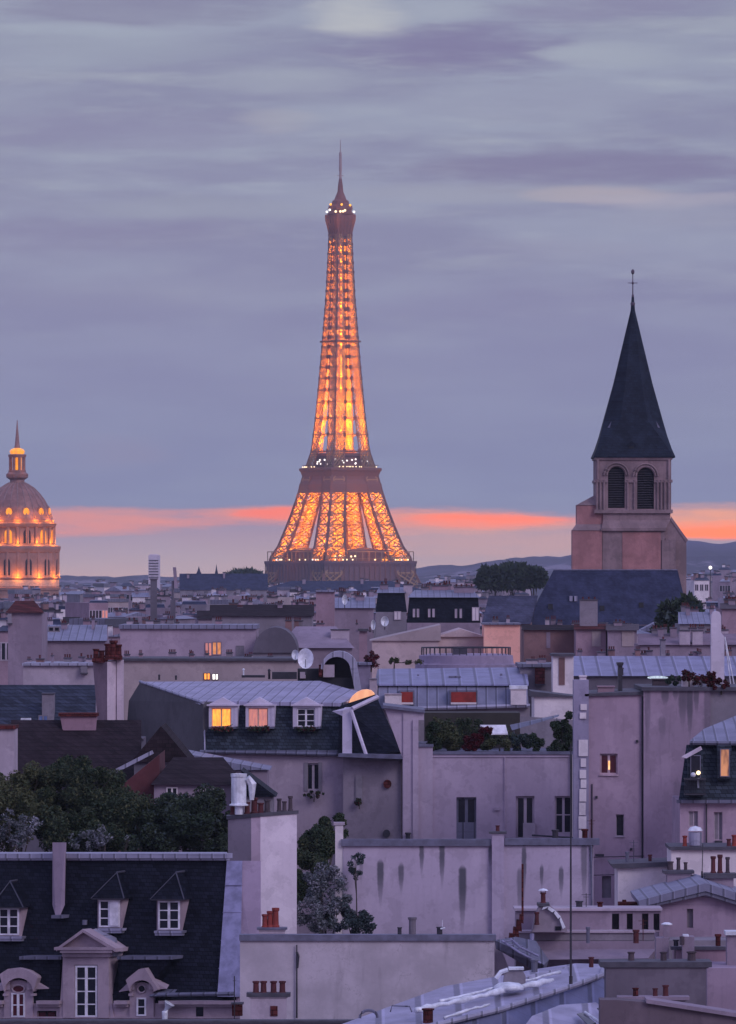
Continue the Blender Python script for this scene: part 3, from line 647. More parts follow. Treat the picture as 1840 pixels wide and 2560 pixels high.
    m.build('finial', plain('finial_iron', (.10, .07, .10)), r)
    # nave with its great slate roof
    pn = PL(700, 0, 1510); m = MB(); m.bx(pn, 1312, 1562, 1722, None, .6, 13); m.build('nave', plaster('nave_stone', (.17, .13, .13)), r)
    m = MB(); m.H(pn, [(1306, 1578, 0), (1730, 1578, 0), (1384, 1425, 6.5), (1694, 1425, 6.5), (1306, 1572, 13.5), (1730, 1572, 13.5)])
    nr = m.build('roof', SLATEB, r)
    m = MB(); m.tube([pn.p(1384, 1425, 6.5), pn.p(1694, 1425, 6.5)], .09, 6); m.build('ridge', COPING, nr)
    for x, y in ((1376, 1516), (1603, 1512), (1505, 1520)):
        d = 6.5*(1578-y)/153; m = MB(); m.H(pn, [(x-6, y+7, d-.4), (x+6, y+7, d-.4), (x-6, y-6, d-.3), (x+6, y-6, d-.3), (x-6, y-6, d+1), (x+6, y-6, d+1), (x-6, y+7, d+.5), (x+6, y+7, d+.5)]); m.build('roof_vent', plain('hatch_dark', (.006, .006, .01)), nr)
    m = MB(); d = 3.2; [m.bx(pn, x, 1490, x+7, 1503, d-.2, d+.2) for x in (1424, 1436)]; m.build('skylight', ZINCP, nr)
    pa = PL(694, 0, 1270); m = MB(); m.bx(pa, 1212, 1556, 1330, None, .4, 9); m.i = 1; m.H(pa, [(1204, 1560, 0), (1326, 1560, 0), (1222, 1489, 4.5), (1345, 1489, 4.5), (1204, 1558, 9.5), (1330, 1558, 9.5)]); m.build('chapel', [CHURCH, slates('slate_mid', (.06, .062, .10), .2, .6, .25)], r)
church()

# ============================================================ foliage helpers
def leaves(name, label, cat, crowns, trunk, mt, n, size, seed, group=None, flat=.8):
    """a tree or bush: trunk with limbs, crown of small leaf clumps spread unevenly through several lobes. crowns: (centre, rx, rz)"""
    rg = random.Random(seed); base = Vector(trunk[0]); pl = PL(base.y, 0, 920)
    o = bpy.data.objects.new(name, None); COL.objects.link(o); o.location = base; ROOTS[o.name] = Matrix.Translation(base); tag(o, label, cat, group)
    m = MB(); top = Vector(trunk[1]); R = trunk[2]
    m.tube([base-Vector((0, 0, .3)), base.lerp(top, .4)+Vector((R*.4, 0, 0)), top], [R, R*.75, R*.45], 8)
    for c, rx, rz in crowns:
        e = Vector(c); s_ = base.lerp(top, rg.uniform(.75, 1)); m.tube([s_, s_.lerp(e, .5)+Vector((0, 0, -.1*rz)), e], [R*.4, R*.28, R*.1], 6)
        for k in range(3):
            q = e+Vector((rg.uniform(-.7, .7)*rx, rg.uniform(-.7, .7)*rx, rg.uniform(-.2, .7)*rz)); m.tube([s_.lerp(e, .6), q], [R*.18, R*.05], 5)
    m.build('trunk', BARK, o)
    tot = sum(rx*rx*rz for _, rx, rz in crowns); vs = []; fs = []
    for c, rx, rz in crowns:
        c = Vector(c); sub = []
        for k in range(max(14, int(16*rx))):
            v = Vector((rg.gauss(0, 1), rg.gauss(0, 1), rg.gauss(0, 1))).normalized()*rg.uniform(.45, .98); sub.append((Vector((v.x*rx, v.y*rx, v.z*rz)), rg.uniform(.22, .46)*min(rx, rz)+.02))
        for k in range(int(n*rx*rx*rz/tot)):
            sc, sr = sub[rg.randrange(len(sub))]; v = Vector((rg.gauss(0, 1), rg.gauss(0, 1), rg.gauss(0, 1))).normalized()*sr*rg.random()**.4
            p = c+sc+v; u = Vector((rg.gauss(0, 1), rg.gauss(0, 1), rg.gauss(0, flat))).normalized(); w_ = u.cross(Vector((rg.gauss(0, 1), rg.gauss(0, 1), rg.gauss(0, 1)))).normalized()
            a = size*rg.uniform(.5, 1.4); b = a*rg.uniform(.5, .9); i = len(vs)
            vs += [p-u*a, p+w_*b*.6, p+u*a, p-w_*b*.6]; fs.append((i, i+1, i+2, i+3))
    m = MB(); mts = mt if isinstance(mt, (list, tuple)) else [mt]; m.v = vs; m.f = fs; m.m = [0 if rg.random() < .8 or len(mts) < 2 else 1 for _ in fs]
    cr = bpy.data.meshes.new('crown'); Mi = ROOTS[o.name].inverted(); cr.from_pydata([Mi @ v for v in vs], [], fs); [cr.materials.append(q) for q in mts]
    for p, i in zip(cr.polygons, m.m): p.material_index = i
    c_ = bpy.data.objects.new('crown', cr); COL.objects.link(c_); c_.parent = o; return o
def at(px, py, Y): return PL(Y).p(px, py)
def tree(label, crowns, mt, n=9000, size=.16, seed=1, group=None, cat='tree', name='tree', tr=.3):
    """crowns in picture terms: (px, py, distance, half width px, half height px)"""
    cs = [(at(x, y, Y), hw*Y/F, hh*Y/F) for x, y, Y, hw, hh in crowns]; c = sum((q[0] for q in cs), Vector())/len(cs)
    g = gz(c.y); lo = min(q[0].z-q[2]*.3 for q in cs)
    return leaves(name, label, cat, cs, (Vector((c.x, c.y, g)), Vector((c.x, c.y, lo)), tr), mt, n, size, seed, group)
def bush(label, px, py, Y, hw, hh, zbase, mt, n=1200, size=.07, seed=1, group=None, name='potted_plant', cat='plant', extra=()):
    c = at(px, py, Y); s = Y/F; b = Vector((c.x, c.y, CZ-(zbase-HZ)*s)); cs = [(c, hw*s, hh*s)]+[(at(x, y, Y), a*s, e*s) for x, y, a, e in extra]
    return leaves(name, label, cat, cs, (b, Vector((c.x, c.y, c.z-hh*s*.3)), .05), mt, n, size, seed, group)

# ============================================================ slate mansard building, lower left
def mansard_left():
    pl = PL(272, 24, 290); r = thing('mansard_building', 'steep dark slate-roofed building with pedimented stone dormers in the lower left corner', 'building', pl, 290)
    # masonry below the cornice
    facade(r, pl, -60, 2508, 640, None, [(92, 2527, 141, 2600), (186, 2508, 244, 2545)], STONE, 9.0)
    window(r, pl, 92, 2527, 141, 2600, .15, GLASSR, TILE, 2, 2)
    m = MB(); [(m.bx(pl, a, 2502, b, 2511, -.35, .1), m.bx(pl, a, 2511, b, 2517, -.2, .1)) for a, b in ((-60, 4), (90, 148), (284, 318), (396, 640))]; m.bx(pl, -60, 2542, 640, 2546, -.12, .1); m.build('cornice', STONE, r)
    m = MB(); m.tube([pl.p(395, 2487, -.45), pl.p(585, 2484, -.45)], .09, 8); m.build('gutter', ZINCD, r)
    sl = lambda y: 3.1*(2508-y)/356.0       # how far back the slope is at a picture row
    m = MB(); m.H(pl, [(-60, 2508, 0), (543, 2486, .1), (-60, 2146, 3.1), (568, 2152, 3.1), (-60, 2146, 7.5), (568, 2152, 7.5), (-60, 2508, 9), (543, 2508, 9)])
    m.H(pl, [(-60, 2508, 0.02), (640, 2508, 0.02), (640, 2484, .1), (-60, 2484, .1), (-60, 2508, 3), (640, 2508, 3)])
    rf = m.build('roof', SLATE, r)
    m = MB(); m.bx(pl, -60, 2134, 568, 2146, 2.85, 3.4); m.bx(pl, -60, 2147, 568, 2151, 2.95, 3.2); m.H(pl, [(-60, 2134, 3.3), (568, 2134, 3.3), (-60, 2130, 7.2), (568, 2130, 7.2), (-60, 2142, 3.3), (568, 2142, 3.3), (-60, 2142, 7.2), (568, 2142, 7.2)])
    m.build('ridge', ZINCP, rf)
    m = MB(); m.H(pl, [(543, 2492, -.2), (567, 2152, 2.95), (606, 2152, 2.95), (600, 2492, -.2), (543, 2492, .4), (567, 2152, 3.5), (606, 2152, 3.5), (600, 2492, .4)])
    for y in (2212, 2280, 2350, 2420): d = sl(y)-.16; m.bx(pl, 540+27*(2492-y)/340, y, 602, y+1.6, d-.1, d+.1)
    m.build('verge', LEAD, rf)
    m = MB(); m.H(pl, [(590, 2152, 3.0), (652, 2152, 3.2), (590, 2500, 0), (652, 2500, 0), (590, 2152, 7), (590, 2500, 7), (652, 2152, 7), (652, 2500, 7)]); m.build('gable_wall', plaster('gable_mauve', (.34, .27, .33), .15, .25), r)
    # chimney breast on the slope
    m = MB(); m.H(pl, [(x, y, d) for x, y, a in ((131, 2106, 2.3), (131, 2262, 1.75), (139, 2290, 1.55), (150, 2290, 1.55), (162, 2262, 1.75), (163, 2106, 2.3)) for d in (a, a+.7)]+[(131, 2106, 3.4), (166, 2106, 3.4), (133, 2240, 3.2)]); m.i = 1; m.bx(pl, 128, 2288, 156, 2296, 1.15, 2.2)
    m.build('chimney', [W_MAUVE, ZINCD], r)
    # slate-capped dormers
    for (x0, x1, yt, yb, ap, apx, ey) in ((-4, 47, 2270, 2338, 2204, 25, 2268), (247, 299, 2250, 2318, 2182, 292, 2246), (395, 449, 2252, 2324, 2182, 440, 2248)):
        d = sl(yb+10)-.25; m = MB(); w_ = x1-x0
        m.bx(pl, x0-3, ey, x1+4, yb+3, d+.12, d+3.2); m.i = 1
        m.H(pl, [(x0-20, ey+1, d-.15), (x1+11, ey+1, d-.15), (x0+24, ey+1, d+2.0), (x1+46, ey-1, d+1.7), (apx, ap, d+.75), (apx+36, ap-5, d+2.3), (x0+20, ey-20, d+2.4)]); m.i = 2
        m.i = 4; m.tube([pl.p(x0-20, ey, d-.2), pl.p(apx, ap-1, d+.7)], .022, 5); m.tube([pl.p(x1+11, ey, d-.2), pl.p(apx, ap-1, d+.7)], .03, 5); m.tube([pl.p(apx, ap-1, d+.7), pl.p(apx+36, ap-6, d+2.25)], .05, 5); m.tube([pl.p(apx+34, ap-5, d+2.1), pl.p(x1+46, ey-1, d+1.65)], .025, 5); m.i = 2
        m.bx(pl, x0-18, ey, x1+10, ey+3, d-.18, d+.12); m.i = 3; m.bx(pl, x0-10, yb+3, x1+8, yb+9, d-.15, d+.6); m.bx(pl, x0-8, yb+8, x1+6, yb+15, d-.1, d+.3)
        dm = m.build('dormer', [STONE, SLATE, IRON, ZINCP, plain('lead_dark', (.06, .06, .085))], r)
        window(dm, pl, x0, yt, x1, yb, d+.05, GLASS, WHITEP, 2, 3, 4)
        if x0 == 247:
            m = MB(); m.bx(pl, 274, 2254, 296, 2314, d-.02, d+.04); m.build('shutter', WHITEP, dm, 'closed white curtain panel on the right of the window')
    # central stone dormer with pediment
    d = -.15; m = MB()
    m.bx(pl, 157, 2392, 186, 2545, d, 1.6); m.bx(pl, 244, 2392, 272, 2545, d, 1.6); m.bx(pl, 186, 2392, 244, 2412, d, 1.6); m.bx(pl, 186, 2412, 244, 2545, -.03, 1.6)
    m.bx(pl, 150, 2372, 280, 2382, d-.35, 1.6); m.bx(pl, 155, 2382, 275, 2392, d-.15, 1.6); m.ext(pl, [(150, 2372), (284, 2372), (206, 2326)], d-.05, 1.3)
    for a, b in (((140, 2371), (206, 2323)), ((206, 2323), (288, 2371))):
        m.ext(pl, [(a[0], a[1]), (a[0], a[1]+7), (b[0], b[1]+9), (b[0], b[1])], d-.38, .3)
    m.ext(pl, [(135, 2375), (283, 2375), (283, 2368), (135, 2368)], d-.4, .3)
    for x0, x1 in ((148, 157), (272, 284)): m.ext(pl, [(x0, 2545), (x1, 2545), (x1 if x0 < 200 else x0, 2455), (x0 if x0 > 200 else x1, 2400)], d+.05, .8)
    m.i = 1; m.H(pl, [(206, 2322, d), (284, 2369, d-.3), (206, 2324, 2.6), (296, 2326, 2.7), (312, 2388, 1.3), (284, 2392, 0)])
    dm = m.build('dormer', [STONE, ZINCP], r, 'large stone dormer with triangular pediment and tall window')
    window(dm, pl, 188, 2414, 243, 2543, -.11, GLASS, WHITEP, 2, 4, 4.5)
    # two round-headed stone dormers
    for cx, top, sy, wx0, wx1, wy0, wy1 in ((46, 2424, 2478, 28, 62, 2482, 2543), (354, 2423, 2480, 341, 365, 2494, 2540)):
        m = MB(); n = 16; R = 30 if cx > 100 else 36
        ar = [(cx-R*math.cos(math.pi*i/n), 2484-R*.95*math.sin(math.pi*i/n)) for i in range(n+1)]
        m.ext(pl, [(cx-R, 2545)]+ar+[(cx+R, 2545)], -.1, 1.4)
        if cx > 100: poly = [(290, 2468), (292, 2478), (312, 2482)]+[(a, b-5) for a, b in ar]+[(398, 2482), (432, 2464), (426, 2456), (400, 2440), (362, 2420), (348, 2422), (318, 2446)]
        else: poly = [(-14, 2490)]+[(a, b-5) for a, b in ar]+[(104, 2482), (122, 2464), (112, 2456), (92, 2440), (70, 2426), (46, 2420), (20, 2422), (-2, 2436)]
        poly = poly[:1]+poly[1:]; k = len(ar)
        s0 = 3 if cx > 100 else 1; arc = poly[s0:s0+k]; outer = poly[s0+k:]; 
        # moulded hood: quads between the inner arch and the outer line
        ou = []
        for i in range(k):
            f = i/(k-1); x = arc[i][0]+(arc[i][0]-cx)*.32
            pts = sorted([poly[0]]+outer+[(cx-R*1.95, 2474), (cx+R*2.5, 2474)], key=lambda q: q[0])
            for a, b in zip(pts, pts[1:]):
                if a[0] <= x <= b[0] and b[0] > a[0]: y = a[1]+(b[1]-a[1])*(x-a[0])/(b[0]-a[0]); break
            else: y = 2474
            ou.append((x, min(y, arc[i][1]-3)))
        for i in range(k-1): m.ext(pl, [arc[i], arc[i+1], ou[i+1], ou[i]], -.42, 1.2)
        m.H(pl, [(cx+R*.6, 2474, -.3), (cx+R*2.3, 2462, .3), (cx+R*2.1, 2472, -.1), (cx+R*.6, 2446, -.3), (cx+R*1.8, 2450, 1.6), (cx+R*.5, 2428, 1.6)])
        m.H(pl, [(cx-R*.6, 2474, -.3), (cx-R*1.9, 2474, .3), (cx-R*1.9, 2480, -.1), (cx-R*.6, 2446, -.3), (cx-R*1.7, 2464, 1.6), (cx-R*.5, 2430, 1.6)])
        for q in (cx-R-3, cx+R-6): m.bx(pl, q, 2484, q+9, 2490, -.3, 0)
        dm = m.build('dormer', STONE, r, 'round-headed stone dormer with curved hood')
        window(dm, pl, wx0, wy0, wx1, wy1, -.14, GLASSR if cx < 100 else GLASS, WHITEP, 2 if cx < 100 else 1, 2, 4)
        m = MB(); m.ext(pl, [(cx+9*math.cos(i*.63)*(1.5 if cx < 100 else .9), 2472+9*math.sin(i*.63)) for i in range(10)], -.13, 0); m.i = 1
        m.tube([pl.p(cx+11*math.cos(i*.63)*(1.4 if cx < 100 else .9), 2472+10*math.sin(i*.63), -.14) for i in range(11)], .04, 5); m.build('lunette', [GLASSR if cx < 100 else GLASS, STONE], dm)
    # small slate aprons with zinc flats beside the big dormer
    for x0, x1 in ((52, 150), (296, 428)):
        m = MB(); m.H(pl, [(x0, 2398, sl(2398)-1.0), (x1, 2396, sl(2396)-1.0), (x0, 2398, 3), (x1, 2396, 3), (x0, 2508, -.02), (x1-90 if x0 > 200 else x1, 2508, -.02), (x0, 2508, 2), (x1, 2508, 2)]); m.i = 1
        m.bx(pl, x0-4, 2391, x1+2, 2399, sl(2396)-1.15, 2.6); m.build('apron', [SLATE, ZINCD], rf)
    m = MB(); m.tube([pl.p(424, 2508, -.5), pl.p(412, 2530, -.5), pl.p(412, 2580, -.5)], [.25, .14, .1], 10); m.build('downpipe', METAL, r)
    m = MB(); m.bx(pl, 490, 2514, 508, 2541, -.02, .05); m.build('window', GLASS, r)
    m = MB(); m.H(pl, [(372, 2490, -.6), (455, 2458, .9), (380, 2496, .4), (400, 2462, 1.4), (430, 2490, -.5)]); m.build('flashing', ZINCD, rf)
    # short pipe and vent on the slope
    m = MB(); m.tube([pl.p(212, 2312, sl(2312)-.1), pl.p(212, 2300, sl(2312)-.1)], .12, 8); m.build('vent', ZINCD, rf)
mansard_left()

# ============================================================ cracked plaster wall, bottom centre, with its small chimney
def low_wall():
    pl = PL(262, 0, 920); r = thing('party_wall', 'cracked plaster wall under a dark lead coping, bottom centre', 'wall', pl, 900)
    wm = plaster('plaster_cracked', (.50, .43, .47), .18, .3, ())
    def fn(k, bs):
        o = objc(k); x, y, z = k.sep(o); c = (.53, .47, .52); big = k.noise(o, .5, 4.0, .6); fine = k.noise(o, 5, 5.0, .65)
        cr = k.noise(o, 1.1, 6.0, .6); cr2 = k.m('MULTIPLY', k.sstep(k.m('ABSOLUTE', k.m('SUBTRACT', cr, .5)), .007, .001), k.sstep(big, .42, .6))
        sv = k.comb(k.m('MULTIPLY', x, 1.5), 0.0, k.m('MULTIPLY', z, .3)); st = k.noise(sv, 1.0, 4.0, .6)
        right = k.sstep(x, -4.0, 2.0)
        col = k.mix(k.sstep(big, .35, .65), mul(c, .8), mul(c, 1.05)); col = k.mix(k.m('MULTIPLY', k.m('MULTIPLY', k.sstep(st, .5, .68), right), .7), col, mul(c, .5))
        col = k.mix(k.m('MULTIPLY', cr2, k.m('MULTIPLY_ADD', right, .6, .15)), col, mul(c, .3)); col = k.mix(k.m('MULTIPLY', k.sstep(fine, .45, .75), .25), col, mul(c, .65))
        k.l.new(col, bs.inputs['Base Color']); bs.inputs['Roughness'].default_value = .9; bump(k, bs, fine, .3, .02)
    wm = mat('plaster_crazed', fn)
    m = MB(); m.bx(pl, 600, 2351, 1236, None, 0, .5); m.build('wall', wm, r)
    m = MB(); m.bx(pl, 598, 2337, 1240, 2352, -.12, .62); m.build('coping', COPING, r)
    m = MB(); m.tube([pl.p(742, 2545, -.12), pl.p(742, 2362, -.12)], [.045, .03], 6); m.tube([pl.p(743, 2420, -.13), pl.p(746, 2390, -.13), pl.p(742, 2380, -.13)], .06, 6); m.build('drainpipe', IRON, r)
    # vents standing on the coping
    for x, y0, w_, mt, nm, lb in ((999, 2318, 5, IRON, 'vent_pipe', 'tiny dark vent pipe on the lead coping between the ivy and the clay flue'), (1031, 2293, 9, plain('flue_grey', (.16, .14, .17)), 'flue_pipe', 'stubby grey flue pipe standing on the long lead coping'), (1099, 2317, 7, IRON, 'vent_cowl', 'small black vent with a bent white spout on the lead coping')):
        m = MB(); s = 262/F; b = pl.p(x, 2337, .25); m.lathe(b, [(w_*s, b.z), (w_*s, b.z+(2337-y0)*s*.85), (w_*s*1.25, b.z+(2337-y0)*s*.87), (w_*s*1.25, b.z+(2337-y0)*s), (w_*s*.8, b.z+(2337-y0)*s)], 10)
        if x == 1099: m.i = 1; m.tube([pl.p(1101, 2322, .1), pl.p(1113, 2320, .1)], .04, 6); m.tube([pl.p(1106, 2322, .2), pl.p(1106, 2300, .2)], .015, 5)
        solo(nm, lb, 'vent', pl, x, 2337, m, [mt, METAL])
    # chimney with four red pots
    p2 = PL(256, 0, 670); c = thing('chimney_stack', 'low plaster chimney with four dark red pots in a row, bottom centre', 'chimney', p2, 670)
    chimney(c, p2, 626, 716, 2492, None, 0, .7, W_PALE, [(640, 31, 8.5), (659, 31, 8.5), (684, 31, 8.5), (706, 31, 8.5, POT, False)], POT, 10, 9, COPD, name='stack')
    m = MB(); m.bx(p2, 676, 2515, 694, 2540, -.04, .1); m.build('soot_door', TILER, c)
    m = MB(); m.bx(p2, 580, 2510, 606, 2540, .1, .6); m.i = 1; m.bx(p2, 577, 2507, 609, 2511, .05, .65); solo('flue_box', 'squat dark brown flue box beside the thin mast, bottom centre', 'chimney', p2, 593, 2540, m, [TILER, COPD])
    m = MB(); m.tube([p2.p(586, 2580, 0), p2.p(586, 2440, 0)], .025, 6); m.bar(p2.p(582, 2452, 0), p2.p(590, 2452, 0), .02); solo('antenna_mast', 'short thin mast in front of the flue box, bottom centre', 'antenna', p2, 586, 2580, m, IRON)
    p3 = PL(250, 0, 600); m = MB(); m.bx(p3, -60, 2556, 1010, None, 0, .5); m.i = 1; m.bx(p3, -64, 2551, 1014, 2557, -.1, .6); solo('roof_edge', 'dark roof parapet running along the bottom edge of the view', 'parapet', p3, 600, None, m, [W_GREY, COPD])
low_wall()

# ============================================================ big white chimney stack seen corner-on
def white_chimney():
    Y = 286.0; base = PL(Y, 0, 652); r = thing('chimney_stack', 'tall broad chimney stack with bright white right face and dim left face, above the coping', 'chimney', base, 655)
    pr = PL(Y, -12, 651); m = MB()
    s = Y/F; A = base.p(628, 2045); w1 = pr.p(742, 2036)-pr.p(651, 2040)
    zb = gz(Y)-.3
    P = lambda px, py, d: base.p(px, py, d)
    foot = [(570, .9), (628, .1), (651, 0.0), (742, .45), (742, 2.6), (570, 2.6)]
    tops = [2047, 2042, 2040, 2033, 2033, 2044]
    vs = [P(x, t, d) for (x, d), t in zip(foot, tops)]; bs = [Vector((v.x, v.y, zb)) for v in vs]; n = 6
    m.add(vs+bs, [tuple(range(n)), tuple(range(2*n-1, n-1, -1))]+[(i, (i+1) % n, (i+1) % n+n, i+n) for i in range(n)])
    m.f_side = None
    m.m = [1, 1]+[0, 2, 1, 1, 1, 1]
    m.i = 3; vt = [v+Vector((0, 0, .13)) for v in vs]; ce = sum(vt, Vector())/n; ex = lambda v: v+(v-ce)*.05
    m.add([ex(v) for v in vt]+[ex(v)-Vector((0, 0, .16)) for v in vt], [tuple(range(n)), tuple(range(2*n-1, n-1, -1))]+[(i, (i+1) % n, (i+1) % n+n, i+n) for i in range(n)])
    st = m.build('stack', [plaster('chimney_shade_face', (.26, .225, .25), .12, .15), plaster('chimney_white', (.72, .66, .68), .08, .12), plaster('chimney_half_shade', (.50, .40, .45), .1, .1), COPD], r)  # left face and chamfer plaster coloured darker to imitate shade
    m = MB(); m.bx(base, 568, 2150, 575, 2330, .8, 1.2); 
    for x, y, h, w_, mt in ((582, 2037, 34, 7, POT), (600, 2036, 22, 7, POT), (618, 2035, 30, 7.5, POT), (636, 2034, 40, 9, POT), (652, 2033, 26, 8, POT), (668, 2032, 34, 8, POTD), (698, 2030, 34, 6, POTD), (711, 2029, 26, 6, POTD), (726, 2028, 38, 6, POTD)):
        q = base.p(x, y, 1.2); pot(st, q, w_*s, h*s, mt)
    # big galvanised cowl
    q = base.p(597, 2036, .6); m = MB(); z = lambda y: CZ-(y-HZ)*q.y/F; m.lathe(q, [(10*s, q.z), (10*s, z(2016)), (24*s, z(2014)), (24*s, z(2011)), (19*s, z(2009)), (19*s, z(1944)), (20.5*s, z(1941)), (20.5*s, z(1934)), (17*s, z(1934)), (16*s, z(1942))], 14)
    m.tube([q+Vector((.38, -.1, z(1945)-q.z)), q+Vector((.62, 0, z(1960)-q.z)), q+Vector((.6, 0, z(2000)-q.z))], [.18, .2, .1], 8)
    m.build('cowl', METAL, st)
    # short stack at its foot with bright orange pots
    p2 = PL(263, 0, 680); c = thing('chimney_stack', 'very small chimney with three bright orange-red pots at the foot of the white stack', 'chimney', p2, 680)
    chimney(c, p2, 648, 712, 2324, 2338, .2, .5, W_PALE, [(662, 34, 7.5), (675, 42, 8), (689, 50, 9)], POTB, 6, 5, COPING, name='stack')
white_chimney()

# ============================================================ streaked lavender wall
def streaked_wall():
    Y = 292.0; pl = PL(Y, 0, 1170); r = thing('party_wall', 'long lavender wall streaked with dark rain stains below the three-windowed building', 'wall', pl, 1170)
    zr = r.location.z; s = Y/F; zz = lambda y: CZ-(y-HZ)*s-zr; xx = lambda x: (x-1170)*s
    st = [(xx(x), max(w_*s, .05), zz(a), zz(b), k) for x, w_, a, b, k in [(903, 5, 2140, 2225, .35), (951, 9, 2150, 2285, .8), (1003, 7, 2158, 2250, .7), (1054, 6, 2108, 2205, .75), (1105, 7, 2108, 2240, .8), (1156, 10, 2165, 2360, .85), (1310, 6, 2115, 2275, .75), (1354, 5, 2162, 2235, .7), (1403, 6, 2166, 2260, .7), (1460, 8, 2108, 2290, .6), (1478, 5, 2108, 2210, .7), (1226, 5, 2112, 2190, .7), (1300, 8, 2170, 2330, .55)]]
    wm = plaster('plaster_streaked', (.48, .42, .49), .10, .18, st[:13])
    m = MB(); m.bx(pl, 858, 2114, 1484, None, 0, .5); m.build('wall', wm, r)
    m = MB(); m.bx(pl, 853, 2101, 1228, 2115, -.15, .62); m.bx(pl, 1262, 2099, 1499, 2113, -.15, .62); m.bx(pl, 853, 2098, 1228, 2101, -.1, .3); m.bx(pl, 1262, 2096, 1499, 2099, -.1, .3); m.build('coping', COPING, r)
    m = MB(); m.bx(pl, 838, 2062, 858, None, .05, .6); m.i = 1; m.bx(pl, 834, 2056, 862, 2063, 0, .65); m.build('pier', [W_WHITE, W_PALE], r)
    c = chimney(r, pl, 1230, 1260, 2084, None, -.28, .7, plaster('pilaster_lavender', (.47, .41, .49), .1, .3), [(1244, 16, 5.5, POT)], POT, 7, 5, COPD)
    m = MB(); m.tube([pl.p(1478, 2113, -.1), pl.p(1480, 2330, -.1)], .05, 6); m.build('drainpipe', COPING, r)
streaked_wall()

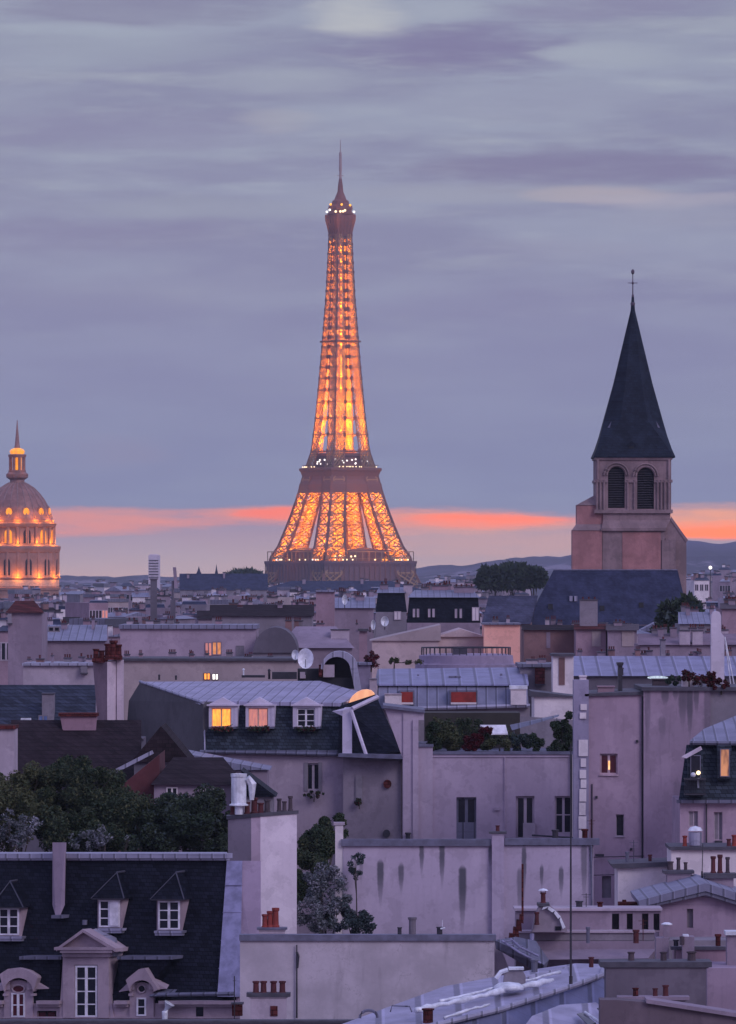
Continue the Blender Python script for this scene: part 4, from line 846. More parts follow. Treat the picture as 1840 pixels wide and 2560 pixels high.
# ============================================================ white three-windowed building with roof terrace
def white_building():
    Y = 322.0; pl = PL(Y, 0, 1230)
    r = thing('apartment_building', 'white rendered building with three tall dark windows and a planted roof terrace, centre right', 'building', pl, 1230)
    hs = [(1141, 1993, 1191, 2098), (1290, 1990, 1336, 2098), (1387, 1990, 1430, 2084)]
    facade(r, pl, 1079, 1884, 1431, None, hs, plaster('plaster_lilac', (.45, .375, .43), .1, .3), 11, .35)
    m = MB(); m.bx(pl, 1076, 1879, 1434, 1886, -.08, 11); m.build('terrace_floor', COPING, r)
    window(r, pl, 1141, 1993, 1191, 2098, .2, GLASS, ZINCD, 2, 1, 5); window(r, pl, 1290, 1990, 1336, 2098, .2, GLASS, W_PALE, 2, 1, 5); window(r, pl, 1387, 1990, 1430, 2084, .2, GLASS, W_PALE, 2, 2, 4)
    m = MB(); m.bx(pl, 1141, 2056, 1191, 2099, .02, .1); [m.bx(pl, 1144+i*8, 2060, 1146+i*8, 2098, -.0, .02) for i in range(6)]; m.build('balustrade', ZINCD, r)
    m = MB(); m.bx(pl, 1308, 2058, 1338, 2099, -.3, .1); m.build('air_unit', W_PALE, r)
    m = MB(); m.tube([pl.p(1330, 2088, -.5), pl.p(1490, 2098, -.8)], .05, 6); m.build('cable', IRON, r)
    m = MB(); m.bx(pl, 1080, 1890, 1430, 1893, -.06, 0); m.bx(pl, 1236, 2018, 1250, 2026, -.1, 0); m.tube([pl.p(1262, 1893, -.07), pl.p(1262, 2098, -.07)], .035, 6); m.build('moulding', plaster('plaster_lilac', (.42, .355, .42)), r)
    m = MB(); m.tube([pl.p(1428, 1886, -.1), pl.p(1428, 2100, -.1)], .06, 8); m.build('drainpipe', IRON, r)
    # wing and pilasters on the left
    m = MB(); m.ext(pl, [(1008, 1776), (1008, 2106), (1046, 2106), (1046, 1800), (1060, 1800), (1060, 1778)], -.3, 6); m.bx(pl, 1044, 1866, 1082, None, -.12, 6); m.bx(pl, 1008, 2100, 1046, None, -.3, 6)
    m.ext(pl, [(962, 1772), (1008, 1900), (1008, 1772)], -.2, 4); m.bx(pl, 1032, 1800, 1046, None, -.42, -.28)
    m.i = 1; m.ext(pl, [(958, 1763), (958, 1770), (1062, 1782), (1062, 1775)], -.5, 6.1); m.bx(pl, 1040, 1861, 1084, 1867, -.22, 6)
    m.build('wing', [plaster('plaster_lilac_pale', (.46, .39, .44), .1, .3), COPING], r)
    m = MB(); q = pl.p(1020, 2103, -.6); m.lathe(q, [(.12, q.z), (.12, q.z+.35), (.16, q.z+.36), (.16, q.z+.45)], 8); m.build('vent', IRON, r)
    # back wall of the terrace, with door opening
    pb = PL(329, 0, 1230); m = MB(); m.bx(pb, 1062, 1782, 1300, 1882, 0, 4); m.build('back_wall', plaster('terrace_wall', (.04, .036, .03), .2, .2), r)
    m = MB(); m.H(pb, [(1300, 1790, 0), (1440, 1800, 0), (1300, 1882, 0), (1440, 1882, 0), (1300, 1790, 2), (1440, 1800, 2), (1300, 1882, 2), (1440, 1882, 2)]); m.build('side_wall', W_GREY, r)
    for args in (('dark green clipped shrub at the left end of the roof terrace', 1084, 1835, 322.9, 24, 46, 1880, [LEAF], 2600, 7, ((1082, 1868, 18, 14),)), ('olive yellow shrub on the roof terrace, second from the left', 1118, 1845, 323.5, 36, 34, 1880, [LEAFO, LEAF], 2600, 8, ((1130, 1868, 22, 14), (1096, 1812, 16, 20))),
                 ('red-leaved shrub in the middle of the roof terrace', 1185, 1850, 322.6, 24, 26, 1880, [LEAFR], 2600, 9, ((1172, 1868, 18, 14), (1212, 1828, 22, 10))), ('rounded green pot plant between the red shrub and the tall hedge', 1336, 1858, 322.6, 22, 22, 1880, [LEAF, LEAFB], 1500, 10, ()),
                 ('tall dark green hedge at the right end of the roof terrace', 1405, 1832, 322.8, 32, 56, 1880, [LEAF], 4200, 11, ((1425, 1850, 16, 36), (1395, 1865, 26, 20))), ('grey-green pot plant under the sloping awning of the terrace', 1300, 1852, 323.6, 30, 26, 1880, [LEAFB, LEAFO], 1500, 12, ()),
                 ('low olive plant along the middle of the terrace edge', 1248, 1862, 322.5, 50, 18, 1880, [LEAFO, LEAF], 1800, 13, ())):
        lb, x, y, YY, hw, hh, zb, mt, n, sd_, ex = args; bush(lb, x, y, YY, hw, hh, zb, mt, int(n*2), .07, sd_, 'shrubs on the roof terrace', 'shrub', 'shrub', ex)
    bush('dark climbing greenery over the back wall of the roof terrace', 1160, 1835, 327.5, 62, 40, 1880, [LEAF, LEAFO], 9000, .07, 14, 'shrubs on the roof terrace', 'shrub', 'shrub', ((1240, 1845, 50, 34), (1110, 1826, 34, 30)))
    p3 = PL(324.5, 0, 1230); m = MB(); m.H(p3, [(1200, 1812, 0), (1264, 1812, 0), (1270, 1834, -.6), (1228, 1834, -.6), (1200, 1816, 0), (1264, 1816, 0), (1270, 1837, -.6), (1228, 1837, -.6)]); m.i = 1
    for x in (1206, 1262): m.tube([p3.p(x, 1880, 0), p3.p(x, 1814, 0)], .03, 5)
    solo('awning', 'small white awning sheltering the middle of the roof terrace', 'awning', p3, 1235, 1880, m, [WHITEP, IRON])
    m = MB(); m.H(p3, [(1275, 1812, .5), (1398, 1786, .8), (1395, 1792, -.4), (1280, 1826, -.4), (1275, 1815, .5), (1398, 1789, .8)]); [m.tube([p3.p(x, 1880, -.2), p3.p(x, y, -.2)], .03, 5) for x, y in ((1285, 1824), (1392, 1795))]
    solo('canopy', 'sloping grey canopy over the right half of the roof terrace', 'awning', p3, 1340, 1880, m, ZINCD)
    m = MB(); q = p3.p(1096, 1822, -.5); m.ball(q, .12); m.tube([p3.p(1095, 1880, -.5), q], .02, 5); solo('lantern', 'small pale globe among the shrubs at the left of the terrace', 'lamp', p3, 1095, 1880, m, METAL)
white_building()

# ============================================================ building with the lit dormers
def lit_building():
    Y = 362.0; pl = PL(Y, 8, 680); r = thing('mansard_building', 'zinc-roofed building whose dark mansard holds two lit dormers and one unlit', 'building', pl, 680)
    hs = [(762, 1908, 803, 1976)]
    facade(r, pl, 508, 1882, 858, None, hs, plaster('plaster_mauve_g', (.40, .335, .37), .12, .2), 11, .3)
    window(r, pl, 766, 1908, 800, 1976, .18, GLASS, W_PALE, 2, 1, 4)
    m = MB(); [m.bx(pl, x, 1906, x+9, 1978, -.05, .02) for x in (760, 796)]; m.build('shutter', W_GREY, r)
    m = MB(); m.bx(pl, 500, 1876, 858, 1884, -.3, .3); m.tube([pl.p(500, 1879, -.35), pl.p(858, 1886, -.35)], .1, 8); m.build('gutter', ZINCD, r)
    m = MB(); m.H(pl, [(508, 1880, 0), (858, 1884, 0), (506, 1756, 1.3), (858, 1756, 1.3), (506, 1756, 11), (858, 1756, 11), (508, 1880, 11), (858, 1884, 11)]); mr = m.build('roof', slates('slate_teal', (.035, .045, .06), .18), r, 'dark slate lower slope of the roof')
    m = MB(); m.H(pl, [(500, 1762, 1.0), (850, 1766, 1.0), (504, 1752, 1.0), (852, 1757, 1.0), (362, 1704, 12), (800, 1702, 10), (362, 1708, 12), (930, 1738, 8), (935, 1744, 8)])
    m.build('upper_roof', seams('zinc_ribbed', (.34, .32, .44), .62), r, 'ribbed zinc upper roof')
    pg = pl.side(510, 62); m = MB()
    a = [pl.p(508, 1756, .6), pl.p(350, 1706, 12), pl.p(322, 1752, 13.5), pl.p(316, 1830, 14), pl.p(508, 1884, .3)]
    g = [Vector((v.x, v.y, gz(Y)-.3)) for v in (a[-1], a[-2])]; f = a+g; m.hull(f+[v+Vector((1.0, .4, 0)) for v in f]); m.build('gable_wall', plaster('gable_shade', (.105, .10, .10), .15, .2), r)  # gable coloured darker than the front, its shade put into the plaster
    m = MB(); m.tube([pl.p(350, 1704, 12), pl.p(508, 1757, .55)], .09, 6); m.tube([pl.p(510, 1760, 1.2), pl.p(512, 1880, -.05)], .05, 6); m.build('verge', ZINCP, mr)
    for i, (x0, x1, wx0, wx1, gm, cols, rows, lb) in enumerate(((522, 592, 529, 578, LIT, 2, 1, 'dormer with bright orange lit window'), (614, 684, 621, 670, LITP, 2, 1, 'dormer with dim pink lit window'), (732, 800, 742, 788, GLASS, 2, 3, 'unlit dormer with white glazing bars'))):
        d = .2; m = MB(); m.bx(pl, x0, 1762, wx0, 1817, d, 3); m.bx(pl, wx1, 1762, x1, 1817, d, 3); m.bx(pl, wx0, 1762, wx1, 1770, d, 3); m.bx(pl, wx0, 1770, wx1, 1817, d+.3, 3)
        m.H(pl, [(x0-4, 1763, d-.1), (x1+4, 1763, d-.1), (x0-4, 1763, 3.5), (x1+4, 1763, 3.5), ((x0+x1)/2, 1744, d), ((x0+x1)/2, 1741, 3.5)]); m.bx(pl, x0-5, 1761, x1+5, 1765, d-.16, .4); m.bx(pl, x1-6, 1766, x1+1, 1815, d-.04, .5)
        m.i = 1; m.bx(pl, x0, 1817, x1, 1822, d-.15, .8)
        dm = m.build('dormer', [plaster('dormer_white', (.60, .56, .62), .08, .1), ZINCD], r, lb); window(dm, pl, wx0, 1771, wx1, 1817, d+.1, gm, WHITEP if i == 2 else plain('curtain_frame', (.55, .38, .30)), cols, rows, 3.2 if i == 2 else 2.2)
        m = MB(); rg = random.Random(i)
        for k in range(150):
            p = pl.p(rg.uniform(x0+6, x1-12), rg.gauss(1822, 3.0), d-.2-rg.random()*.2); m.hull([p+Vector((rg.uniform(-.09, .09), rg.uniform(-.09, .09), rg.uniform(-.09, .09))) for _ in range(4)]); m.i = 0 if k % 3 else 1
        m.build('flower_box', [LEAF, POTB if i < 1 else LEAFR], dm)
    # right wing, turned away, with white-edged dormer
    pw = PL(Y-4, -10, 860); m = MB(); m.H(pl, [(845, 1888, -.9), (1006, 1880, -1.8), (848, 1766, 1.0), (938, 1736, 2.5), (1006, 1884, 9), (845, 1888, 9), (938, 1736, 8), (848, 1762, 8)]); m.build('roof', SLATE, r, 'very dark slate end of the roof')
    m = MB(); P = pl.p
    m.hull([P(856, 1776, -.75), P(856, 1890, -1.25), P(880, 1890, -1.35), P(880, 1770, -.85), P(862, 1768, -.5), P(862, 1885, .2), P(880, 1885, .2), P(880, 1768, 0)])
    m.tube([P(880, 1772, -.9), P(944, 1742, .6)], .13, 6); m.tube([P(878, 1776, -1.0), P(917, 1892, -2.0)], .11, 6); m.tube([P(862, 1888, -1.3), P(917, 1892, -2.0)], .1, 6); m.H(pl, [(830, 1778, -.3), (858, 1776, -.8), (880, 1772, -.7), (856, 1790, -.8), (870, 1768, .5)])
    m.build('dormer', plaster('dormer_white', (.60, .56, .62), .08, .1), r, 'white-edged glazed dormer at the right end of the roof')
    m = MB(); m.bx(pl, 858, 1888, 1004, None, -.9, 8); m.i = 1; m.ext(pl, [(845, 1884), (845, 1892), (1010, 1898), (1010, 1886)], -2.1, 1.5); m.i = 2; m.bx(pl, 1003, 1890, 1010, None, -1.2, 8); m.i = 0
    m.ext(pl, [(880, 1908), (1000, 1902), (1000, 1907), (880, 1913)], -1.0, -.8)
    wgm = m.build('wing', [plaster('wing_mauve', (.27, .235, .26), .12, .2), COPING, POTD], r)
    m = MB(); m.bx(pl, 889, 1940, 906, 2004, -1.0, -.86); m.build('window', GLASS and W_GREY, r); m = MB(); m.ext(pl, [(968+10*math.cos(i*.52), 1960+11*math.sin(i*.52)) for i in range(12)], -1.05, -.88); m.build('vent_cover', TILER, r, 'dark red round cover high on the wall')
    m = MB(); m.ext(pl, [(966+9*math.cos(i*.52), 2084+10*math.sin(i*.52)) for i in range(12)], -1.05, -.88); m.build('vent_cover', IRON, r, 'black round cover low on the wall')
    q = pl.p(785, 1986, -.4); leaves('window_plant', 'dark red flowers spilling from the box under the shuttered window', 'plant', [(q, .62, .2)], (pl.p(785, 1992, -.35), pl.p(785, 1986, -.35), .03), [LEAF, LEAFR], 900, .06, 22)
    q = pl.p(898, 2002, -1.2); leaves('window_plant', 'dark plant hanging on the wall under the narrow blind window', 'plant', [(q, .25, .28)], (pl.p(898, 2010, -1.1), pl.p(898, 2004, -1.1), .03), [LEAF, LEAFR], 500, .06, 23)
    # glowing domed skylight
    m = MB(); c = pl.p(905, 1752, 2.6); pts = []
    for k in range(9):
        a = math.pi*k/8; pts += [c+Vector((-.78*math.cos(a), dy, .62*math.sin(a)+.22*(-math.cos(a)))) for dy in (0, 1.6)]
    m.hull(pts); m.build('skylight', SKYL, r, 'domed skylight glowing warm orange')
lit_building()

# ============================================================ big pink building, right
def pink_building():
    Y = 306.0; pl = PL(Y, 0, 1640); s = Y/F
    r = thing('apartment_building', 'big plain mauve-pink building with pale quoin strip and one candle-lit window, right side', 'building', pl, 1640)
    wp = plaster('plaster_pink_big', (.40, .30, .35), .13, .35)
    facade(r, pl, 1465, 1738, 1612, None, [(1500, 1884, 1544, 1936), (1540, 2036, 1560, 2090), (1505, 2190, 1528, 2245)], wp, 9, .35)
    m = MB(); m.bx(pl, 1520.5, 1902, 1525, 1924, .12, .15); m.build('candle_glow', glow('candle', (1.0, .62, .3), 1.3, (1.0, .4, .12)), r)
    window(r, pl, 1500, 1884, 1544, 1936, .14, GLASSR, plain('frame_pink', (.46, .33, .38)), 2, 1, 4, 4, label='small window with a thin warm light inside')
    window(r, pl, 1540, 2036, 1560, 2090, .16, GLASS, W_PALE, 1, 1, 1.5, 3); window(r, pl, 1505, 2190, 1528, 2245, .2, W_GREY, W_GREY, 1, 2, 1.5)
    m = MB(); m.bx(pl, 1609, 1726, 1700, None, -.25, 9); m.bx(pl, 1700, 1726, 1776, None, -.25, 9); m.build('wall', plaster('plaster_pink_stained', (.37, .285, .34), .14, .6, [((x-1640)*s, w_*s, 31.3-(a-HZ)*s, 31.3-(b-HZ)*s, k) for x, w_, a, b, k in ((1618, 8, 1722, 1900, .4), (1662, 10, 1722, 1775, .6), (1688, 7, 1722, 1760, .55), (1706, 11, 1722, 1840, .6), (1724, 8, 1722, 1870, .7), (1740, 7, 1722, 1800, .6), (1768, 9, 1722, 2150, .45), (1655, 9, 1790, 1870, .3), (1692, 9, 1950, 2080, .25))]), r)
    m = MB(); m.bx(pl, 1775, 1726, 1990, None, -.1, 9); m.build('wall', W_GREY, r, 'darker grey wall at the far right')
    m = MB(); m.ext(pl, [(1462, 1735), (1462, 1741), (1612, 1737), (1612, 1728)], -.15, 9.1); m.bx(pl, 1605, 1718, 1995, 1727, -.4, 9.2); m.build('coping', COPD, r)
    m = MB(); m.bx(pl, 1434, 1700, 1472, None, -.15, 1.2); m.i = 1; y = 1690; rg = random.Random(5)
    while y < 2100:
        h = rg.choice((18, 24, 34, 44)); x0 = 1448+rg.uniform(-2, 4)
        if rg.random() < .75 or y > 1920: m.bx(pl, x0, y+1.5, 1470+rg.uniform(-6, .5), y+h-1.5, -.24, .1)
        y += h+(rg.uniform(0, 14) if y < 1920 else 0)
    m.build('quoins', [plaster('quoin_back', (.30, .28, .36), .12, .25), W_WHITE], r, 'patchy strip of pale quoin stones')
    m = MB(); m.tube([pl.p(1606, 1740, -.12), pl.p(1606, 2300, -.12)], .05, 6); m.tube([pl.p(1480, 1960, -.05), pl.p(1480, 2130, -.05)], .03, 5); [m.bx(pl, x, y, x+6, y+6, -.1, 0) for x, y in ((1590, 1850), (1488, 1990), (1575, 2120))]; [m.tube([pl.p(1610, y, -.3), pl.p(1440, y+4, -.3)], .02, 4) for y in (2140, 2185)]; m.bx(pl, 1488, 2135, 1510, 2141, -.35, -.3); m.build('cable', IRON, r)
pink_building()
def roof_clutter():
    for i, (x0, x1, y0, y1, Y, mt, nm, lb) in enumerate(((1495, 1536, 1718, 1738, 308, W_PINK, 'roof_box', 'low pink rendered box on the pink building\'s flat roof'), (1546, 1556, 1664, 1738, 309, IRON, 'flue_pipe', 'dark flue pipe rising beside the pink rendered box'),
            (1706, 1734, 1692, 1722, 307, W_WHITE, 'chimney_stack', 'small white stack between the two dark red bushes'), (1632, 1672, 1700, 1722, 310, POTD, 'roof_box', 'dark brown lumpy box at the join of the pink building\'s two roofs'), (1450, 1466, 1692, 1720, 307, W_WHITE, 'roof_box', 'short white block on top of the quoin strip'))):
        pl = PL(Y, 0, x0); m = MB(); m.bx(pl, x0, y0, x1, y1, 0, 1.0); m.bx(pl, x0-2, y0-3, x1+2, y0, -.08, 1.08)
        if nm == 'flue_pipe': m.bx(pl, x0-3, y0-8, x1+3, y0-3, -.1, 1.1)
        solo(nm, lb, 'roof box' if nm == 'roof_box' else 'chimney', pl, x0, y1, m, mt)
    pl = PL(312, 0, 1655); m = MB(); m.hull([pl.p(1644+26*math.cos(a*.5)*q, 1694+4.5*math.sin(a*.5), d) for a in range(13) for q, d in ((1, 0), (1, .8))]); solo('roof_light', 'small bluish-white lit rooflight in the dark band behind the pink building', 'lamp', pl, 1650, 1722, m, glow('cool_light', (.66, .78, .9), .9))
    bush('dark red bush left of the small white stack on the pink building', 1722, 1690, 306.5, 22, 16, 1722, [LEAFR, LEAF], 1500, .06, 31, 'red bushes on the roof edge', 'shrub', 'shrub', ((1742, 1702, 14, 14),))
    bush('dark red bush just left of the white obelisk chimney', 1770, 1694, 306.5, 18, 20, 1722, [LEAFR, LEAF], 1500, .06, 32, 'red bushes on the roof edge', 'shrub', 'shrub')
    bush('dark red bush in front of the foot of the white obelisk chimney', 1803, 1708, 305.8, 34, 14, 1722, [LEAFR, LEAF], 1800, .06, 33, 'red bushes on the roof edge', 'shrub', 'shrub')
    bush('dark green plant beside the bluish rooflight', 1690, 1700, 309, 26, 12, 1722, [LEAF, LEAFB], 1400, .06, 34, None, 'shrub', 'shrub')
    pl = PL(330, 0, 1790); m = MB(); m.ext(pl, [(1778, None), (1778, 1540), (1783, 1530), (1791, 1527), (1799, 1530), (1803, 1540), (1803, 1582), (1811, 1592), (1811, None)], 0, .8); m.i = 1
    for x in (1811, 1820): m.tube([pl.p(1812, 1592, .4), pl.p(x+16, 1715, .4)], .03, 4)
    solo('chimney_stack', 'tall slim white round-topped chimney like an obelisk, far right', 'chimney', pl, 1795, None, m, [plaster('obelisk_white', (.62, .58, .62), .08, .15), METAL])
roof_clutter()

# ============================================================ slate building on the right edge
def right_mansard():
    Y = 292.0; pl = PL(Y, 0, 1780); r = thing('mansard_building', 'dark slate mansard with warm-lit slit windows at the right edge, over a pink wall', 'building', pl, 1780)
    facade(r, pl, 1700, 2004, 1990, None, [(1722, 2028, 1745, 2066), (1785, 2030, 1806, 2100)], plaster('plaster_pink_pale', (.39, .295, .34), .12, .2), 8, .3)
    window(r, pl, 1722, 2028, 1745, 2066, .15, W_GREY, W_PALE, 2, 1, 1.6); window(r, pl, 1785, 2030, 1806, 2100, .15, W_GREY, W_PALE, 2, 1, 1.6)
    m = MB(); m.tube([pl.p(1766, 2010, -.1), pl.p(1766, 2125, -.1)], .04, 6); m.bx(pl, 1788, 2102, 1806, 2109, -.3, 0); m.build('drainpipe', IRON, r)
    m = MB(); m.H(pl, [(1696, 2005, -.1), (1990, 2005, -.1), (1716, 1862, 1.3), (1990, 1855, 1.3), (1716, 1862, 8), (1990, 1855, 8), (1696, 2005, 8), (1990, 2005, 8)]); m.build('roof', slates('slate_teal', (.035, .045, .06), .18), r)
    m = MB(); m.H(pl, [(1726, 1856, .9), (1990, 1858, .9), (1760, 1822, 3.5), (1840, 1789, 7), (1990, 1760, 9), (1726, 1850, 1.5), (1990, 1850, 9), (1728, 1860, 7)]); m.build('upper_roof', ZINC, r)
    m = MB(); m.tube([pl.p(1724, 1857, .85), pl.p(1990, 1860, .8)], .11, 6); m.bx(pl, 1692, 2000, 1990, 2008, -.35, .1); m.build('gutter', ZINCD, r)
    for x0, x1, y0, y1, g, lb in ((1800, 1824, 1872, 1942, glow('lit_slit', (.85, .36, .18), .6, (.05, .02, .03), 1.2), 'narrow window glowing orange'), (1726, 1752, 1888, 1948, GLASS, 'dark window under the little awning')):
        m = MB(); m.bx(pl, x0-6, y0-8, x1+5, y1+6, -.05, 2); dm = m.build('dormer', slates('slate_teal', (.035, .045, .06), .18), r, lb); window(dm, pl, x0, y0, x1, y1, -.13, g, ZINCD, 1, 1, 2)
    m = MB(); m.H(pl, [(1704, 1894, -.9), (1752, 1868, .2), (1716, 1896, -.9), (1756, 1874, .2), (1704, 1891, -.9), (1752, 1865, .2)]); m.build('awning', W_PALE, r)
    m = MB(); m.bx(pl, 1712, 1946, 1765, 1950, -.9, 0); [m.bx(pl, x, 1950, x+1.2, 1985, -.9, -.85) for x in range(1712, 1765, 5)]; m.bx(pl, 1712, 1984, 1765, 1988, -.9, 0); bl = m.build('balcony', IRON, r)
    m = MB(); m.ball(pl.p(1746, 1932, -.5), .1); m.build('lamp', BULB, bl)
    m = MB(); m.ball(pl.p(1733, 1937, -.5), .12); m.tube([pl.p(1746, 1970, -.6), pl.p(1746, 1945, -.6)], .05); m.build('globe', METAL, bl)
right_mansard()

# ============================================================ lower right: small houses, stacks and terraces
def lower_right():
    pl = PL(284, 0, 1600); r = thing('outhouse', 'low outbuilding with blank white wall and dark coping below the pink building', 'building', pl, 1600)
    m = MB(); m.ext(pl, [(1545, 2170), (1545, 2300), (1668, 2300), (1668, 2166)], 0, 4); m.bx(pl, 1545, 2300, 1668, None, 0, 4); m.build('wall', W_WHITE, r)
    m = MB(); m.ext(pl, [(1527, 2160), (1533, 2171), (1690, 2166), (1690, 2154)], -.25, 4.2); m.build('coping', COPD, r)
    pl = PL(281, 0, 1760); r = thing('outhouse', 'white-walled outbuilding with chimney pots along its coping at the right edge', 'building', pl, 1760)
    m = MB(); m.bx(pl, 1678, 2124, 1990, None, 0, 4); m.build('wall', W_WHITE, r)
    m = MB(); m.bx(pl, 1674, 2117, 1990, 2125, -.2, 4.1); cp = m.build('coping', COPD, r); q = 281/F
    for x, h, w_, mt in ((1712, 28, 6, POTB), (1728, 18, 5, POTB), (1822, 20, 6, POT), (1836, 30, 7, POTB)): pot(cp, pl.p(x, 2117, .5), w_*q, h*q, mt)
    pd = PL(280.5, 0, 1738); s = 280/F; c = pd.p(1738, 2117, 1.0); z = lambda y: CZ-(y-HZ)*s; m = MB(); m.lathe(c, [(16*s, z(2117)), (17*s, z(2084))], 14); m.i = 1; m.lathe(c, [(19*s, z(2080)), (14*s, z(2072)), (.01, z(2068))], 14); [m.bar(c+Vector((a*.2, 0, z(2086)-c.z)), c+Vector((a*.2, 0, z(2078)-c.z)), .03) for a in (-1, 1)]
    solo('vent_cowl', 'lavender metal cowl with a bright domed cap behind the right-hand stacks', 'vent', pd, 1738, 2117, m, [ZINCP, METAL])
    pl = PL(277, 0, 1696); r = thing('chimney_stack', 'flared chimney stack with three grey pots in front of the white outhouse', 'chimney', pl, 1696)
    c = chimney(r, pl, 1668, 1727, 2184, 2240, 0, 1.1, W_MAUVE, [(1676, 24, 8, POTD), (1696, 34, 5.5, POTD), (1714, 22, 5, POTD)], POTD, 9, 7, COPD, name='stack')
    pl = PL(275, 0, 1800); r = thing('chimney_stack', 'wide chimney stack with tall dark red pots at the right edge', 'chimney', pl, 1800)
    chimney(r, pl, 1770, 1834, 2192, None, 0, 1.0, W_MAUVE, [(1783, 44, 6.5), (1800, 48, 6.5), (1819, 42, 5.5, POTD)], POT, 8, 8, COPD, name='stack')
    m = MB(); m.bx(pl, 1762, 2188, 1842, 2196, -.15, 1.2); m.build('band', COPD, r)
    m = MB(); m.tube([pl.p(1755, 2200, .5), pl.p(1757, 2110, .5)], .02, 5); m.tube([pl.p(1755, 2200, .5), pl.p(1755, 2178, .5)], .05, 6); solo('antenna_mast', 'thin mast between the two right-hand chimney stacks', 'antenna', pl, 1755, 2200, m, IRON)
    # gabled house
    pl = PL(270, 0, 1760); r = thing('gabled_house', 'mauve gabled house with pale zinc roof edges on the right', 'house', pl, 1760)
    facade(r, pl, 1648, 2262, 1990, None, [(1717, 2272, 1733, 2320)], plaster('plaster_mauve_gable', (.35, .27, .33), .12, .4), 8, .3)
    window(r, pl, 1717, 2272, 1733, 2320, .2, W_GREY, W_MAUVE, 1, 1, 1.5)
    m = MB(); m.ext(pl, [(1650, 2262.5), (1990, 2262.5), (1762, 2222)], 0.0, 8); m.build('gable', plaster('plaster_mauve_gable', (.35, .27, .33), .12, .4), r)
    m = MB(); m.ext(pl, [(1596, 2252), (1600, 2268), (1764, 2228), (1764, 2208)], -.5, 8); m.ext(pl, [(1764, 2208), (1764, 2228), (1995, 2300), (1995, 2280)], -.5, 8); m.build('roof', [ZINC], r)
    m = MB(); m.ext(pl, [(1600, 2268), (1602, 2273), (1764, 2238), (1764, 2229)], -.42, 0); m.ext(pl, [(1764, 2229), (1764, 2238), (1990, 2308), (1990, 2300)], -.42, 0); m.build('bargeboard', ZINCD, r)
    pl = PL(272, 0, 1620); m = MB(); m.bx(pl, 1546, 2256, 1600, 2272, 0, .8); m.bx(pl, 1556, 2250, 1566, 2256, .2, .5); solo('roof_box', 'dark red box under the left eave of the gabled house', 'roof box', pl, 1570, 2272, m, TILER)
    # arcaded terrace wall
    pl = PL(266, 0, 1480); r = thing('terrace_wall', 'low mauve wall with a row of dark openings and a pale ledge, lower right', 'wall', pl, 1480)
    hs = [(1530, 2284, 1548, 2326), (1567, 2280, 1582, 2326), (1605, 2276, 1621, 2326), (1634, 2262, 1649, 2326)]
    facade(r, pl, 1290, 2276, 1652, 2330, [(a, max(b, 2284), c_, e) for a, b, c_, e in hs], W_MAUVE, 2, .5); [window(r, pl, a, max(b, 2284), c_, e, .4, GLASS, IRON, 1, 1, 1, name='opening') for a, b, c_, e in hs]
    m = MB(); m.bx(pl, 1286, 2271, 1656, 2277, -.15, 2.1); m.bx(pl, 1286, 2327, 1638, 2332, -.9, 2); m.build('ledge', W_PALE, r)
    m = MB(); m.bx(pl, 1290, 2332, 1636, 2351, -.8, 2); m.bx(pl, 1290, 2351, 1990, None, -.6, 2); m.build('base', W_GREY, r)
    m = MB(); m.bx(pl, 1290, 2353, 1640, 2374, -1.1, -.6); m.H(pl, [(1290, 2374, -1.1), (1640, 2372, -1.1), (1290, 2400, -2.6), (1620, 2396, -2.6), (1290, 2378, -.6), (1640, 2376, -.6), (1290, 2430, -1), (1620, 2430, -1)]); m.build('apron', [W_MAUVE], r)
    # clay-and-plaster stack with a bright cap and curved white flashing
    pl = PL(264, 0, 1360); r = thing('chimney_stack', 'short stack with a white-hatted red pot and curved white flashing, beside the tall mast', 'chimney', pl, 1360)
    m = MB(); m.ext(pl, [(1330, 2330), (1338, 2290), (1348, 2268), (1376, 2264), (1398, 2285), (1420, 2330)], 0, 1.2); m.i = 1; m.bx(pl, 1344, 2259, 1374, 2266, -.1, 1.3)
    m.i = 2; ar = [(1358, 2268), (1372, 2266), (1388, 2276), (1402, 2292), (1414, 2318)]
    for a, b in zip(ar, ar[1:]): m.ext(pl, [(a[0], a[1]), (a[0]-3, a[1]+7), (b[0]-7, b[1]+5), (b[0], b[1])], -.2, 1.3)
    st = m.build('stack', [plaster('stack_grey', (.30, .26, .29), .2, .3), COPD, METAL], r); s = 264/F; pot(st, pl.p(1358, 2259, .5), 7*s, 28*s, POT, True); pot(st, pl.p(1342, 2312, -.25), 6*s, 32*s, POT)
    m = MB(); m.bx(pl, 1388, 2316, 1402, 2326, -.05, .1); m.build('soot_door', GLASS, r)
    # broken-looking stair of red pots and ladder
    pl = PL(263, 0, 1290); m = MB(); rg = random.Random(4)
    for x, y, w_, h in ((1264, 2346, 14, 12), (1274, 2334, 15, 16), (1284, 2318, 14, 22), (1292, 2300, 13, 26), (1300, 2286, 9, 20)): m.ext(pl, [(x, y), (x-2, y+h), (x+w_, y+h+3), (x+w_-2, y+2)], rg.uniform(0, .2), .8)
    m.bx(pl, 1304, 2160, 1309, 2300, .1, .3); solo('chimney_stack', 'stepped dark red brick stack leaning against the streaked wall', 'chimney', pl, 1285, 2360, m, TILER)
    pl = PL(262, 0, 1330); m = MB(); m.hull([pl.p(*q) for q in ((1236, 2350, 0), (1262, 2362, -.2), (1360, 2412, -.6), (1372, 2400, .4), (1340, 2352, .6), (1290, 2342, .6), (1240, 2372, 0), (1360, 2440, 0))]); m.i = 1
    for k in range(2): m.tube([pl.p(1255+k*22, 2352-k*4, -.3), pl.p(1300, 2382-k*14, -.7), pl.p(1352-k*6, 2408-k*18, -.9)], .05, 6)
